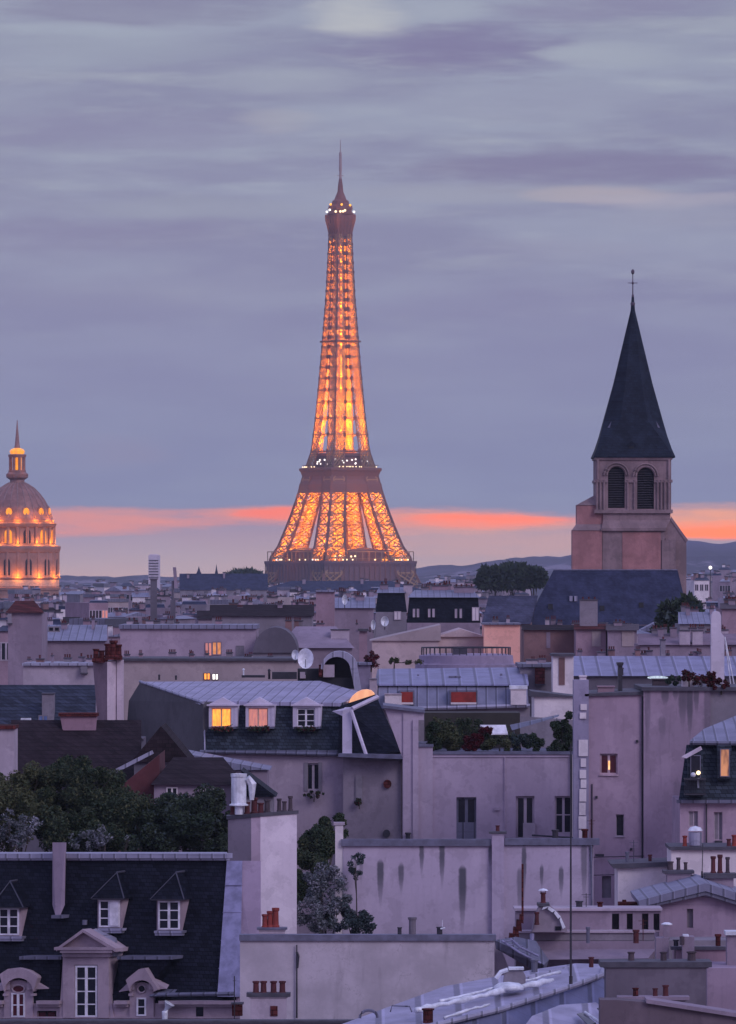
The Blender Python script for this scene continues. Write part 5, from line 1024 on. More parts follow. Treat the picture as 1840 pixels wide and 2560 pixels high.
    for k in range(5): a = k/5; m.tube([pl.p(1258+80*a, 2355+46*a, -.5), pl.p(1282+62*a, 2350+36*a, -.5)], .03, 5)
    m.tube([pl.p(1330, 2350, -.2), pl.p(1330, 2334, -.2)], .09, 8)
    solo('lean_to_roof', 'small dark lean-to roof with pale metal rails left of the tall mast', 'roof', pl, 1300, 2440, m, [ZINCD, LEAD])
    # curved wall end
    pl = PL(263, 0, 1250); m = MB(); m.ext(pl, [(1236, 2345), (1248, 2362), (1262, 2395), (1274, 2425), (1274, 2470), (1200, 2470), (1200, 2345)], .0, .9); solo('wall_end', 'curved pale end of the plaster wall beside the lean-to roof', 'wall', pl, 1250, 2470, m, W_PALE)
    # low stacks with caps
    for x0, x1, y0, yb, Y, lb, pm in ((1706, 1736, 2342, 2412, 252, 'grey stack with a dark side pot and small pale cap, lower right', 'side'), (1640, 1672, 2345, 2410, 253, 'mauve post-like stack under a wide white disc cap', 'disc'), (1818, 1860, 2338, 2560, 250, 'pinkish stack with a bright slab cap cut by the right edge of the view', 'slab')):
        p = PL(Y, 0, x0); m = MB(); m.bx(p, x0, y0, x1, None if pm == 'slab' else yb+40, 0, 1.0); m.i = 1; s = Y/F
        if pm == 'side': m.bx(p, x0+2, y0-5, x0+16, y0, .2, .8); m.i = 2; m.tube([p.p(x0-1, 2362, -.1), p.p(x0-1, 2341, -.1)], 6*s, 8)
        elif pm == 'disc': k = p.p(1667, 2310, .5); m.lathe(k, [(14*s, k.z-2*s), (14*s, k.z+1*s), (6*s, k.z+4*s)], 14); m.i = 0; m.bx(p, 1660, 2314, 1674, 2350, .3, .7)
        else: m.bx(p, x0-4, y0-9, x1+4, y0, -.15, 1.1)
        solo('chimney_stack', lb, 'chimney', p, x0, yb, m, [W_MAUVE, METAL, POTD])
    p = PL(252.5, 0, 1750); m = MB(); m.bx(p, 1678, 2367, 1822, 2375, 0, .6); m.i = 1; m.bx(p, 1690, 2375, 1990, None, .1, 3); solo('parapet', 'thin dark coping on a mauve parapet right of the grey stack', 'parapet', p, 1750, 2440, m, [COPD, W_PINK])
    # broad dark chimney
    p = PL(244, 0, 1640); r = thing('chimney_stack', 'broad dark grey chimney block with thick black cap, lower right corner', 'chimney', p, 1640)
    chimney(r, p, 1515, 1766, 2418, None, 0, 1.8, plaster('stack_dark', (.16, .14, .165), .18, .25), [(1578, 26, 9, POTD), (1659, 26, 9, POTD), (1729, 27, 12, POTD)], POTD, 14, 13, COPD, name='stack', tilt=0)
    p2 = PL(241, 0, 1630); r = thing('chimney_stack', 'low ledge-like stack with three small dark red pots before the broad dark chimney', 'chimney', p2, 1630)
    chimney(r, p2, 1556, 1712, 2500, None, 0, .8, plaster('stack_dark', (.16, .14, .165), .18, .25), [(1589, 23, 8, TILER), (1638, 22, 7, POT), (1664, 30, 8, POT)], POT, 12, 8, W_MAUVE, name='stack')
    p3 = PL(236, 0, 1700); m = MB(); m.ext(p3, [(1540, 2500), (1620, 2506), (1700, 2522), (1900, 2550), (1900, 2700), (1500, 2700), (1500, 2500)], 0, 1.4); m.i = 1; m.ext(p3, [(1616, 2498), (1616, 2508), (1900, 2552), (1900, 2542)], -.2, 1.5)
    solo('roof_slope', 'brown roof slope with pale sloping edge in the bottom right corner', 'roof', p3, 1700, 2700, m, [plaster('slope_brown', (.15, .115, .13), .2, .3), W_MAUVE])
    p = PL(248, 0, 1800); m = MB(); m.bx(p, 1768, 2420, 1990, None, .2, 5); solo('rear_wall', 'plain mauve wall right of the broad dark chimney', 'wall', p, 1800, None, m, plaster('plaster_mauve_gable', (.35, .27, .33), .12, .4))
    # zinc roof with blue fascia
    p = PL(246, 0, 1300); r = thing('zinc_roof_building', 'building top with pale curved zinc roof and deep blue side, bottom right of centre', 'building', p, 1300)
    m = MB(); m.hull([p.p(*q) for q in ((850, 2562, 1.5), (1070, 2484, 7), (1110, 2466, 8.5), (1330, 2424, 12), (1440, 2408, 13.5), (1502, 2410, 13), (1510, 2424, 11), (1502, 2442, 8), (1250, 2526, 1.5), (1060, 2570, -1), (850, 2590, -1))]); m.build('roof', seams('zinc_big', (.36, .34, .46), 1.6), r)
    m = MB(); m.tube([p.p(*q) for q in ((1508, 2422, 11), (1505, 2438, 8), (1440, 2462, 5.6), (1250, 2524, 1.4), (1060, 2570, -1.2))], .12, 8); m.tube([p.p(*q) for q in ((1436, 2416, 12.8), (1290, 2448, 8)) ], .06, 6)
    m.tube([p.p(*q) for q in ((1320, 2446, 9), (1400, 2430, 10.5)) ], .07, 6); m.build('roll', ZINCP, r)
    m = MB(); m.hull([p.p(*q) for q in ((1507, 2440, 8), (1255, 2524, 1.6), (1060, 2572, -.8), (1060, 2700, -.5), (1530, 2700, 3), (1535, 2520, 7))]); m.build('fascia', seams('zinc_blue', (.13, .14, .26), 1.2), r)
    m = MB(); m.H(PL(238, 0, 1450), [(1330, 2540, 0), (1400, 2512, 3), (1490, 2506, 4), (1560, 2560, 2), (1570, 2640, -1), (1300, 2640, -1), (1300, 2580, -1)]); m.i = 1; pg = PL(238, 0, 1450)
    for x, y in ((1442, 2536), (1492, 2522)): m.hull([pg.p(*q) for q in ((x, y, .9), (x+14, y-3, 1.3), (x+48, y+24, -.6), (x+30, y+30, -.9), (x, y-2, .9), (x+14, y-5, 1.3), (x+48, y+21, -.6), (x+30, y+27, -.9))])
    m.i = 2; [m.tube([pg.p(*q) for q in a], .05, 6) for a in (((1462, 2530, 1.1), (1510, 2562, -1)), ((1500, 2512, 2.6), (1556, 2552, .2)))]
    m.build('glazed_slope', [seams('zinc_big', (.36, .34, .46), 1.6), GLASS, METAL], r, 'zinc slope with two dark roof windows')
    m = MB(); k = p.p(1276, 2444, 6); s = k.y/F; m.ext(PL(k.y, 0, 1276), [(1258, 2462), (1262, 2432), (1282, 2424), (1306, 2426), (1314, 2440), (1314, 2462)], 0, .8); m.i = 1; m.bx(PL(k.y, 0, 1276), 1272, 2420, 1310, 2425, -.1, .9); m.tube([PL(k.y, 0, 1276).p(*q) for q in ((1240, 2446, 0), (1252, 2430, 0), (1270, 2424, 0))], .1, 6); m.build('chimney', [W_GREY, METAL], r)
    # white sheeting and rolls lying along the roof
    m = MB(); rq = random.Random(8); m.tube([p.p(1040+342*i/26, 2526-76*(i/26)+rq.uniform(-2, 2), .6+6.2*i/26) for i in range(27)], [(.11+.035*math.sin(i*.9)+rq.uniform(-.015, .015)) for i in range(27)], 8); m.tube([p.p(1100+300*i/20, 2504-74*(i/20)+rq.uniform(-1.5, 1.5), 2+7*i/20) for i in range(21)], [rq.uniform(.04, .09) for i in range(21)], 7)
    q = p.p(1272, 2468, 5.0); m.lathe(q, [(.62, q.z-.1), (.6, q.z+.05), (.42, q.z+.17), (.01, q.z+.22)], 16); m.tube([p.p(1225-115*i/10, 2510+34*i/10+rq.uniform(-1.5, 1.5), 1.2-1.4*i/10) for i in range(11)], [rq.uniform(.03, .08) for i in range(11)], 6)
    solo('plastic_sheeting', 'bundle of crumpled white sheeting lying along the zinc roof', 'sheeting', p, 1200, 2520, m, METAL, smooth=True)
    m = MB(); q = p.p(922, 2544, 1.2); m.tube([q+Vector((.36*math.cos(a*.4), -.05, .30*math.sin(a*.4))) for a in range(9)], .06, 7); m.tube([p.p(*z_) for z_ in ((976, 2530, 1), (980, 2514, 1), (1024, 2516, 1), (1030, 2530, 1))], .035, 6)
    solo('roof_hoops', 'small metal hoops standing on the zinc roof at its left end', 'railing', p, 960, 2550, m, ZINCD)
    m = MB(); q = p.p(1070, 2540, .2); m.lathe(q, [(.2, q.z-.3), (.2, q.z+.22), (.25, q.z+.24), (.25, q.z+.3)], 10); solo('flue_pipe', 'squat dark red flue at the lower end of the white sheeting', 'chimney', p, 1070, 2550, m, TILER)
    p = PL(243, 0, 1427); m = MB(); m.tube([p.p(1427, 2455, 0), p.p(1427, 2100, 0), p.p(1427, 1858, 0)], [.045, .035, .02], 7); m.bar(p.p(1421, 1870, 0), p.p(1433, 1870, 0), .02); m.tube([p.p(1427, 2460, 0), p.p(1427, 2440, 0)], .07, 8); solo('antenna_mast', 'very tall thin dark mast rising from the zinc roof', 'antenna', p, 1427, 2458, m, IRON)
    # small flues, vents and aerials belonging to the roofs here
    for par, Y, items in ((r, 250, ()),): pass
    rg = random.Random(9)
    for i, (x, y, Y, lb) in enumerate(((1312, 2330, 266, 'stub flue on the pale ledge just left of the tall mast'), (1448, 2271, 267, 'stub flue on the terrace wall just right of the tall mast'), (1500, 2271, 267, 'stub flue on the terrace wall left of the dark openings'), (1470, 2352, 263, 'stub flue on the apron under the terrace ledge'), (1590, 2352, 263, 'stub flue on the apron under the dark openings'),
            (1690, 2367, 253, 'stub flue at the left end of the thin dark coping'), (1795, 2367, 253, 'stub flue at the right end of the thin dark coping'), (1568, 2158, 285, 'stub flue on the outhouse coping, left'), (1625, 2156, 285, 'stub flue on the outhouse coping, right'), (1388, 2098, 293, 'stub flue on the long streaked wall coping left of the tall mast'), (1462, 2098, 293, 'stub flue on the long streaked wall coping right of the tall mast'), (1336, 2424, 250, 'stub flue at the top of the curved zinc roof'), (1478, 2412, 250, 'stub flue at the right end of the curved zinc roof'))):
        p = PL(Y, 0, x); q = p.p(x, y, .15); h = rg.uniform(.28, .62); a = rg.uniform(.07, .15); m = MB(); m.lathe(q, [(a, q.z-.1), (a, q.z+h*.8), (a*1.3, q.z+h*.82), (a*1.3, q.z+h), (a*.7, q.z+h)], 9)
        if i % 3 == 1: m.tube([q+Vector((.3, 0, 0)), q+Vector((.3, 0, h*2))], .018, 4); m.bar(q+Vector((.1, 0, h*1.8)), q+Vector((.5, 0, h*1.8)), .02); m.bar(q+Vector((.18, 0, h*1.5)), q+Vector((.42, 0, h*1.5)), .02)
        solo('flue_pipe', lb, 'vent', p, x, y, m, [(POT, IRON, TILER, ZINCD)[i % 4]], 'stub flues on the near roofs')
lower_right()

# ============================================================ generic houses
USED = []
def house(name, label, cat, x0, x1, ye, yr, Y, dep, wm, rm, kind='flat', ang=0.0, ch=(), wins=(), group=None, chm=None, potm=None, side=None):
    pl = PL(Y, ang, (x0+x1)/2); r = thing(name, label, cat, pl, (x0+x1)/2, None, group); w_ = x1-x0; s = Y/F
    m = MB(); m.bx(pl, x0, ye, x1, None, 0, dep); m.build('wall', wm, r)
    e = .3/s*.6; m = MB(); h = ye-yr
    if kind == 'flat': m.bx(pl, x0-e*.5, ye-max(2.0, h), x1+e*.5, ye, -.25, dep+.25)
    elif kind == 'side': m.H(pl, [(x0-e, ye, -.3), (x1+e, ye, -.3), (x0-e, yr, dep/2), (x1+e, yr, dep/2), (x0-e, ye, dep+.3), (x1+e, ye, dep+.3)])
    elif kind == 'gable': m.ext(pl, [(x0-e, ye), (x1+e, ye), ((x0+x1)/2, yr)], -.25, dep+.25)
    elif kind == 'hip': m.H(pl, [(x0-e, ye, -.3), (x1+e, ye, -.3), (x0+w_*.22, yr, dep/2), (x1-w_*.22, yr, dep/2), (x0-e, ye, dep+.3), (x1+e, ye, dep+.3)])
    elif kind == 'lean_r': m.ext(pl, [(x0-e, ye), (x1+e, ye), (x1+e, yr)], -.2, dep+.2)
    elif kind == 'lean_l': m.ext(pl, [(x0-e, yr), (x0-e, ye), (x1+e, ye)], -.2, dep+.2)
    elif kind == 'mansard':
        yb = yr+h*.22; m.H(pl, [(x0-e*.3, ye, 0), (x1+e*.3, ye, 0), (x0+e, yb, 1.4), (x1-e, yb, 1.4), (x0+e, yb, dep-1.4), (x1-e, yb, dep-1.4), (x0, ye, dep), (x1, ye, dep)]); m.build('roof', rm, r); m = MB()
        m.H(pl, [(x0, yb+.6, 1.1), (x1, yb+.6, 1.1), (x0+w_*.1, yr, dep/2), (x1-w_*.1, yr, dep/2), (x0, yb+.6, dep-1), (x1, yb+.6, dep-1)]); rm = ZINC
    elif kind == 'arch':
        n = 12; m.ext(pl, [((x0+x1)/2-(w_/2)*math.cos(math.pi*i/n), ye-h*math.sin(math.pi*i/n)) for i in range(n+1)], -.2, dep)
    m.build('roof' if kind != 'mansard' else 'upper_roof', rm, r)
    for c in ch:
        cx, ct, cw = c[:3]; k = c[3] if len(c) > 3 else 0; ps = [(cx-cw/2+cw*(i+.5)/k, (6 if Y < 1000 else 3.5)*c[4] if len(c) > 4 else (6 if Y < 1000 else 3.5), min(cw/k*.38, 2.6 if Y < 1000 else 1.6)) for i in range(k)]
        chimney(r, pl, cx-cw/2, cx+cw/2, ct, ye+2, dep*(c[5] if len(c) > 5 else .35), 1.2 if Y < 900 else 2.0, c[6] if len(c) > 6 else (chm or W_MAUVE), ps, potm or POT, 1.2, 2.2, COPD)
    for q in wins:
        a, b, c_, e_ = q[:4]; g = q[4] if len(q) > 4 else GLASS; window(r, pl, a, b, c_, e_, -.06 if kind != 'mansard' or b > ye else -.1, g, q[5] if len(q) > 5 else W_PALE, 1 if c_-a < 9 else 2, 1, max(.8, (c_-a)*.1))
    USED.append((x0, x1, yr, Y)); return r
# ------------------------------------------------------------ middle distance, placed one by one
RH = house
RH('house', 'low house with wide dark brown hip roof and small white windows behind the courtyard trees', 'house', 385, 606, 1962, 1893, 316, 8, W_MAUVE, TILE, 'hip', 0, [], [(416, 1968, 444, 2012, GLASS, W_WHITE), (500, 1972, 560, 1998, W_PALE, W_WHITE)])
RH('house', 'dark blue-black roof just right of the galvanised chimney cowl', 'house', 612, 682, 1992, 1926, 312, 5, W_GREY, SLATE, 'lean_l', 0)
RH('zinc_roof_building', 'flat pale zinc roof strip below the lit dormers on the left', 'building', 462, 668, 1925, 1882, 345, 7, W_MAUVE, ZINC, 'lean_l')
RH('gabled_house', 'dark red-brown gabled house with a pale zinc verge, behind the courtyard trees', 'house', 268, 390, 2000, 1886, 318, 8, W_BROWN, plaster('red_wall', (.12, .035, .04), .3, .3), 'lean_r')
pl = PL(316.8, 0, 300); m = MB(); m.ext(pl, [(270, 1932), (275, 1940), (384, 1884), (380, 1876)], -.35, 0); solo('zinc_verge', 'pale sloping zinc strip along the dark red gable', 'roof trim', pl, 300, 1940, m, ZINCP)
RH('house', 'dark peaked roof leaning against the big grey gable wall', 'house', 335, 470, 1905, 1815, 330, 7, W_DARK, TILE, 'gable')
RH('house', 'long very dark tiled roof behind the courtyard trees on the left', 'house', 36, 345, 1965, 1800, 335, 12, W_DARK, TILE, 'side', 0, [(190, 1862, 3, 0)])
RH('house', 'house with dark slate roof and a faint blue-lit skylight, left edge', 'house', -60, 232, 1830, 1712, 372, 12, W_DARK, slates('slate_teal2', (.03, .036, .055), .2), 'side', 0, [(120, 1735, 30, 0, 1, .1, W_GREY)], [(52, 1795, 78, 1806, METAL, METAL), (96, 1788, 120, 1804, glow('blue_glow', (.10, .14, .38), .45), W_GREY)])
RH('house', 'low dark building between the curved pink stack and the pale chimney', 'house', 200, 352, 1850, 1815, 350, 8, W_DARK, TILE, 'hip')
pl = PL(340, 0, 190); m = MB(); m.ext(pl, [(150, 1790), (156, 1822), (176, 1860), (240, 1870), (240, 1792)], 0, 1.6); m.i = 1; m.bx(pl, 146, 1783, 244, 1791, -.15, 1.8); solo('chimney_stack', 'broad pinkish curved-foot stack on the dark roofs, left', 'chimney', pl, 195, 1868, m, [plaster('stack_rose', (.33, .21, .24), .15, .2), TILER])
pl = PL(312, 0, 18); m = MB(); m.bx(pl, -80, 1822, 36, None, 0, 3); m.i = 1; m.bx(pl, -84, 1814, 38, 1823, -.15, 3.1); solo('party_wall', 'pale blank wall end cut by the left edge above the trees', 'wall', pl, 0, None, m, [W_PALE, TILER])
pl = PL(356, 0, 270); r = thing('chimney_stack', 'tall slender chimney with brown left face, white right face and bushy red pots', 'chimney', pl, 268)
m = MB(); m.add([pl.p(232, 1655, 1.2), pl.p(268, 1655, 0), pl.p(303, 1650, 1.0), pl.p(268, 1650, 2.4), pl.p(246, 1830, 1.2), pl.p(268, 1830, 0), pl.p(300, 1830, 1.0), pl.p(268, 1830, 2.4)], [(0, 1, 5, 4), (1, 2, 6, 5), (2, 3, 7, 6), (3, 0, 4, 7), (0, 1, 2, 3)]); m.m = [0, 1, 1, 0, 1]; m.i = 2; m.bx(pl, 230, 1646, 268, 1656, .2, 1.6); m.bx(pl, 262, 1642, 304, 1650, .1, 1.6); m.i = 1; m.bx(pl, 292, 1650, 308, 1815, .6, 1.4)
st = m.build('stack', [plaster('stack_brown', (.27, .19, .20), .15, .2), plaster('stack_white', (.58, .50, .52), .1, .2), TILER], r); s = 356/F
for x, h, w_ in ((240, 26, 8), (254, 22, 8), (270, 34, 9), (284, 42, 10), (297, 32, 8)): pot(st, pl.p(x, 1648 if x < 262 else 1643, .8), w_*s, h*s, TILER)
for a in [  # long low blocks, stacks and roofs between the slate mansards and the church
    ('long_building', 'long cream wall just above the ribbed zinc roof, with one bright window', 'building', 300, 748, 1652, 1646, 405, 10, W_CREAM, COPD, 'flat', 0, [(306, 1690, 5, 0)], [(509, 1682, 526, 1700, LIT, COPD), (530, 1684, 546, 1700, BULBW, COPD)]),
    ('long_building', 'long mauve wall with one orange lit window in the middle distance', 'building', 300, 640, 1572, 1562, 450, 10, plaster('wall_long_mauve', (.42, .34, .39), .12, .2), ZINC, 'flat', 0, [], [(512, 1606, 530, 1640, LITP, W_MAUVE), (530, 1604, 554, 1638, glow('lit_salmon', (.95, .35, .14), .8), W_MAUVE), (590, 1614, 610, 1640, W_GREY, W_GREY)]),
    ('hall', 'dark arched barrel roof hall right of the orange window', 'building', 632, 744, 1632, 1568, 445, 12, W_GREY, W_DARK, 'arch'),
    ('house', 'mauve house with two converging roof slopes behind the satellite dish', 'house', 700, 880, 1620, 1566, 455, 10, W_MAUVE, W_MAUVE, 'hip', 0, [(850, 1575, 46, 0, 1, .2, W_PALE)]),
    ('house', 'pale blank building in front of the slate rooftops on the left edge', 'building', 58, 262, 1664, 1658, 395, 8, W_PALE, ZINCP, 'flat', 0, [(130, 1640, 4, 1), (210, 1684, 16, 0, 1, -.05, W_GREY)]),
    ('house', 'broad mauve block with a red tiled top at the left edge', 'building', 20, 104, 1532, 1502, 430, 8, W_MAUVE, TILER, 'hip', 0, [(24, 1560, 10, 0, 1, -.05, W_GREY)]),
    ('house', 'mauve wall under shallow zinc roofs between the left block and the slender chimney', 'building', 100, 262, 1602, 1562, 440, 12, W_MAUVE, ZINC, 'side', 0, [(160, 1560, 14, 2), (232, 1548, 6, 1)], [(120, 1566, 150, 1580, GLASS, W_GREY)]),
    ('house', 'cream gabled wall with a stepped top, centre right', 'building', 930, 1096, 1602, 1562, 470, 12, plaster('plaster_warm', (.56, .45, .42), .1, .15), W_CREAM, 'lean_r', 0, []),
    ('house', 'cream low-pitched gable left of the salmon wall', 'building', 1096, 1208, 1592, 1572, 472, 12, plaster('plaster_warm', (.56, .45, .42)), plaster('plaster_warm', (.56, .45, .42)), 'gable', 0, []),
    ('house', 'bright salmon-pink square blank wall left of the church roof', 'building', 1210, 1300, 1562, 1558, 468, 8, W_SALMON, ZINCD, 'flat', 0, []),
    ('house', 'mauve house with dark mansard and white slit windows above the cream gables', 'house', 1018, 1200, 1557, 1475, 560, 11, W_MAUVE, SLATE, 'mansard', 0, [(1100, 1465, 40, 3, 1, .5, W_PINK), (1160, 1468, 50, 4)], [(1032, 1522, 1038, 1543, W_PALE), (1042, 1522, 1048, 1543, W_PALE), (1070, 1522, 1076, 1543, W_PALE), (1081, 1522, 1087, 1543, W_PALE), (1137, 1522, 1143, 1545, W_PALE), (1149, 1522, 1155, 1545, W_PALE), (1180, 1518, 1198, 1552, W_WHITE)]),
    ('house', 'dark brown-roofed long house behind the arched hall', 'house', 530, 780, 1540, 1512, 520, 12, W_GREY, TILE, 'side', 0, [(600, 1520, 14, 3), (700, 1510, 12, 2)]),
    ('house', 'pinkish stack-like block with curved zinc flank, below the tower', 'building', 790, 836, 1480, 1476, 540, 6, W_PINK, ZINC, 'flat', 0, [], []),
    ('house', 'low mauve block with a pale flat roof line right of the pinkish block', 'building', 836, 934, 1520, 1494, 550, 8, W_MAUVE, ZINC, 'side', 0, [(900, 1490, 22, 2), (868, 1500, 8, 1)], []),
    ('house', 'grey slate house with dark lower storey and pale chimneys, left of the chapel roof', 'house', 940, 1016, 1530, 1468, 590, 10, W_GREY, SLATE, 'mansard', 0, [(1020, 1462, 22, 1, 1, .2, W_PALE), (960, 1462, 20, 2)], [(985, 1528, 1003, 1550, W_WHITE)]),
    ('long_building', 'lavender-roofed building below the nave of the church, right', 'building', 1436, 1990, 1690, 1640, 400, 16, W_DARK, seams('zinc_lavender', (.25, .245, .38), 1.0), 'side', 0, [(1554, 1672, 9, 1, 2, .0, IRON), (1658, 1600, 12, 1, 1, .5, W_GREY)], []),
    ('house', 'row house in front of the nave with cream patches and dark roof edge', 'house', 1310, 1480, 1575, 1562, 505, 10, W_BROWN, TILE, 'side', 0, [(1420, 1572, 5, 0)], [(1366, 1580, 1376, 1620, W_MAUVE, W_MAUVE)]),
    ('house', 'pink and cream fronted house under the middle of the nave roof', 'house', 1440, 1515, 1574, 1560, 500, 10, W_PINK, TILER, 'side', 0, [(1472, 1500, 44, 3, 1, .3, W_GREY)], [(1480, 1577, 1502, 1616, W_CREAM, W_CREAM)]),
    ('house', 'mauve fronted house with a cream panel, right of the pink and cream house', 'house', 1520, 1592, 1576, 1560, 498, 10, W_MAUVE, POTD, 'side', 0, [(1545, 1556, 20, 2)], [(1555, 1578, 1586, 1616, W_CREAM, W_CREAM)]),
    ('chimney_block', 'pair of tall white rectangular stacks with orange pots at their foot', 'chimney', 1382, 1434, 1640, 1634, 380, 3, W_WHITE, COPD, 'flat', 0, [], [(1397, 1644, 1412, 1712, W_BROWN, W_BROWN)]),
    ('house', 'white rendered wall with dark sloping coping left of the quoin strip', 'building', 1336, 1440, 1742, 1728, 345, 6, W_WHITE, COPD, 'lean_l', 0, []),
    ('house', 'grey flat-roofed block between the salmon wall and the white stacks', 'building', 1300, 1385, 1668, 1660, 385, 8, W_GREY, ZINCD, 'flat', 0, [(1330, 1650, 28, 0, 1, 0, W_PALE), (1350, 1712, 24, 0, 1, -.1, TILER)]),
    ('house', 'brown-walled house with dark hedge-like roof at the right edge', 'house', 1805, 1990, 1522, 1508, 560, 10, W_PINK, POTD, 'side', 0, [(1830, 1500, 16, 2)]),
    ('house', 'low grey house with mauve roof strip right of the church', 'house', 1700, 1812, 1560, 1530, 600, 10, W_GREY, ZINC, 'side', 0, [(1720, 1520, 10, 2), (1780, 1522, 10, 2)]),
    ('house', 'low mauve row with two pale boxes on the roof behind the obelisk chimney', 'house', 1600, 1990, 1612, 1584, 450, 10, W_MAUVE, plaster('roof_mauve_brown', (.22, .16, .19)), 'side', 0, [(1712, 1577, 26, 0, 1, -.02, W_PALE), (1744, 1577, 26, 0, 1, -.02, W_PALE), (1652, 1572, 14, 1), (1684, 1570, 16, 1)]),
]:
    a = list(a); ra = random.Random(a[1]); wd_ = a[4]-a[3]
    while len(a) < 15: a.append([None]*12+[0.0, (), ()][len(a)-12] if False else {12: 0.0, 13: [], 14: []}[len(a)])
    if wd_ > 75 and a[11] in ('flat', 'side', 'hip', 'mansard') and a[0] != 'chimney_block':
        top = min(a[5], a[6]); a[13] = list(a[13])
        for _ in range(int(wd_/46)+1):
            cw = ra.uniform(7, 22); a[13].append((ra.uniform(a[3]+12, min(a[4], 1850)-12), top-ra.uniform(3, 15), cw, ra.randrange(1, 5), ra.uniform(.8, 1.6), ra.uniform(.5, .85), ra.choice((W_MAUVE, W_PALE, W_PINK, W_GREY, W_BROWN))))
    house(*a)
# zinc mansard with red blinds
pl = PL(378, 0, 1130); r = thing('mansard_building', 'lavender zinc mansard with red blinds in its dormers, centre', 'building', pl, 1130)
m = MB(); m.bx(pl, 940, 1768, 1325, None, .2, 12); m.build('wall', W_GREY, r)
m = MB(); m.H(pl, [(940, 1772, 0), (1322, 1768, 0), (944, 1712, 1.2), (1318, 1712, 1.2), (944, 1712, 12), (1318, 1712, 12), (940, 1770, 12), (1322, 1768, 12)]); m.build('roof', seams('zinc_mid', (.22, .22, .31), .6), r)
m = MB(); m.H(pl, [(936, 1714, .9), (1322, 1714, .9), (944, 1672, 11), (1316, 1668, 11), (936, 1710, 1), (1322, 1710, 1), (940, 1714, 12), (1320, 1714, 12)]); m.build('upper_roof', seams('zinc_lavender', (.25, .245, .38), 1.0), r)
m = MB(); m.tube([pl.p(1030, 1771, -.2), pl.p(1325, 1764, -.2)], .13, 6); m.build('gutter', ZINCP, r)
for x0, x1 in ((1003, 1032), (1128, 1190)):
    m = MB(); m.bx(pl, x0-4, 1726, x1+4, 1762, -.15, 3); dm = m.build('dormer', ZINCD, r); m = MB(); m.bx(pl, x0, 1730, x1, 1756, -.2, -.14); m.build('blind', BLIND, dm); m = MB(); m.bx(pl, x0-1, 1756, x1+1, 1761, -.24, -.1); m.build('sill', W_WHITE, dm)
chimney(r, pl, 1277, 1316, 1722, 1762, -.4, 1, W_WHITE, [], POT, 3, 8, METAL); chimney(r, pl, 962, 1004, 1736, 1774, -.6, 1, W_WHITE, [], POT, 1, 2, W_PALE); chimney(r, pl, 924, 942, 1698, 1770, .3, 1, W_PALE, [], POT, 1, 2, W_GREY)
m = MB(); m.bx(pl, 1122, 1690, 1152, 1694, 4.6, 5.2); m.bx(pl, 1043, 1686, 1048, 1690, 4.6, 5); m.bx(pl, 1250, 1684, 1256, 1690, 4.6, 5); m.build('hatch', ZINCD, r)
# round railed drum on its roof
pl = PL(392, 0, 1150); m = MB(); s = 392/F; c = pl.p(1165, 1672, 3); z = lambda y: CZ-(y-HZ)*s
m.lathe(c, [(128*s, z(1675)), (128*s, z(1662)), (120*s, z(1660)), (118*s, z(1640)), (100*s, z(1636))], 40); m.i = 1
for k in range(40): a = k*math.pi/20; p_ = c+Vector((math.cos(a)*112*s, math.sin(a)*112*s, 0)); m.tube([Vector((p_.x, p_.y, z(1640))), Vector((p_.x, p_.y, z(1620)))], .025, 4)
m.tube([Vector((c.x+math.cos(k*math.pi/20)*112*s, c.y+math.sin(k*math.pi/20)*112*s, z(1620))) for k in range(41)], .035, 5); m.i = 2; m.bx(pl, 1134, 1622, 1166, 1640, .5, 2); m.hull([pl.p(x, y, d) for x, y in ((1134, 1622), (1166, 1622), (1142, 1616), (1158, 1616)) for d in (.5, 2)])
solo('roof_drum', 'low round railed drum on the roof below the cream gables', 'roof terrace', pl, 1150, 1675, m, [plaster('drum_mauve', (.33, .28, .36)), IRON, COPD])
bush('small green shrub on the roof left of the railed drum', 985, 1652, 391, 16, 9, 1668, [LEAFO, LEAF], 900, .08, 41, None, 'shrub', 'shrub', ((1020, 1656, 12, 6), (1048, 1655, 12, 7)))
# zinc arch-topped dormer with dark mouth, satellite dishes, pots
pl = PL(374, 0, 850); m = MB(); n = 12
ar = [(848-46*math.cos(math.pi*i/n), 1672-44*math.sin(math.pi*i/n)) for i in range(n+1)]; ai = [(842-34*math.cos(math.pi*i/n), 1674-32*math.sin(math.pi*i/n)) for i in range(n+1)]
for i in range(n): m.ext(pl, [ar[i], ar[i+1], ai[i+1], ai[i]], -.2, 3)
m.ext(pl, [(876, 1672), (894, 1672), (906, 1740), (890, 1740)], -.2, 3); m.i = 1; m.ext(pl, ai, 1.2, 1.6); m.bx(pl, 792, 1672, 892, 1712, 1.3, 3); m.i = 2; m.bx(pl, 808, 1662, 836, 1693, .1, 1.2); m.i = 3; m.bx(pl, 797, 1662, 806, 1692, 0, 1); m.i = 1; m.bx(pl, 744, 1672, 796, 1712, .8, 3); m.bx(pl, 790, 1694, 890, 1722, .5, 3)
m.i = 2; m.bx(pl, 750, 1680, 764, 1696, .6, .9)
solo('arched_dormer', 'round-arched zinc dormer with black interior and white box, behind the lit building', 'dormer', pl, 845, 1730, m, [ZINCP, plain('deep_shade', (.015, .015, .022)), W_PALE, TILER])
pl = PL(385, 0, 900); house('chimney_block', 'grey-mauve stack left of the lavender zinc mansard', 'chimney', 888, 926, 1662, 1656, 383, 2, plaster('stack_zinc', (.26, .23, .30)), ZINC, 'flat')
house('chimney_block', 'pinkish narrow stack with twin dark pipes behind the satellite dishes', 'chimney', 898, 918, 1578, 1572, 430, 2, W_PINK, COPD, 'flat', 0, [(892, 1560, 4, 1, 1.5, 0), (925, 1578, 5, 1, 1.5, 0, POTD)])
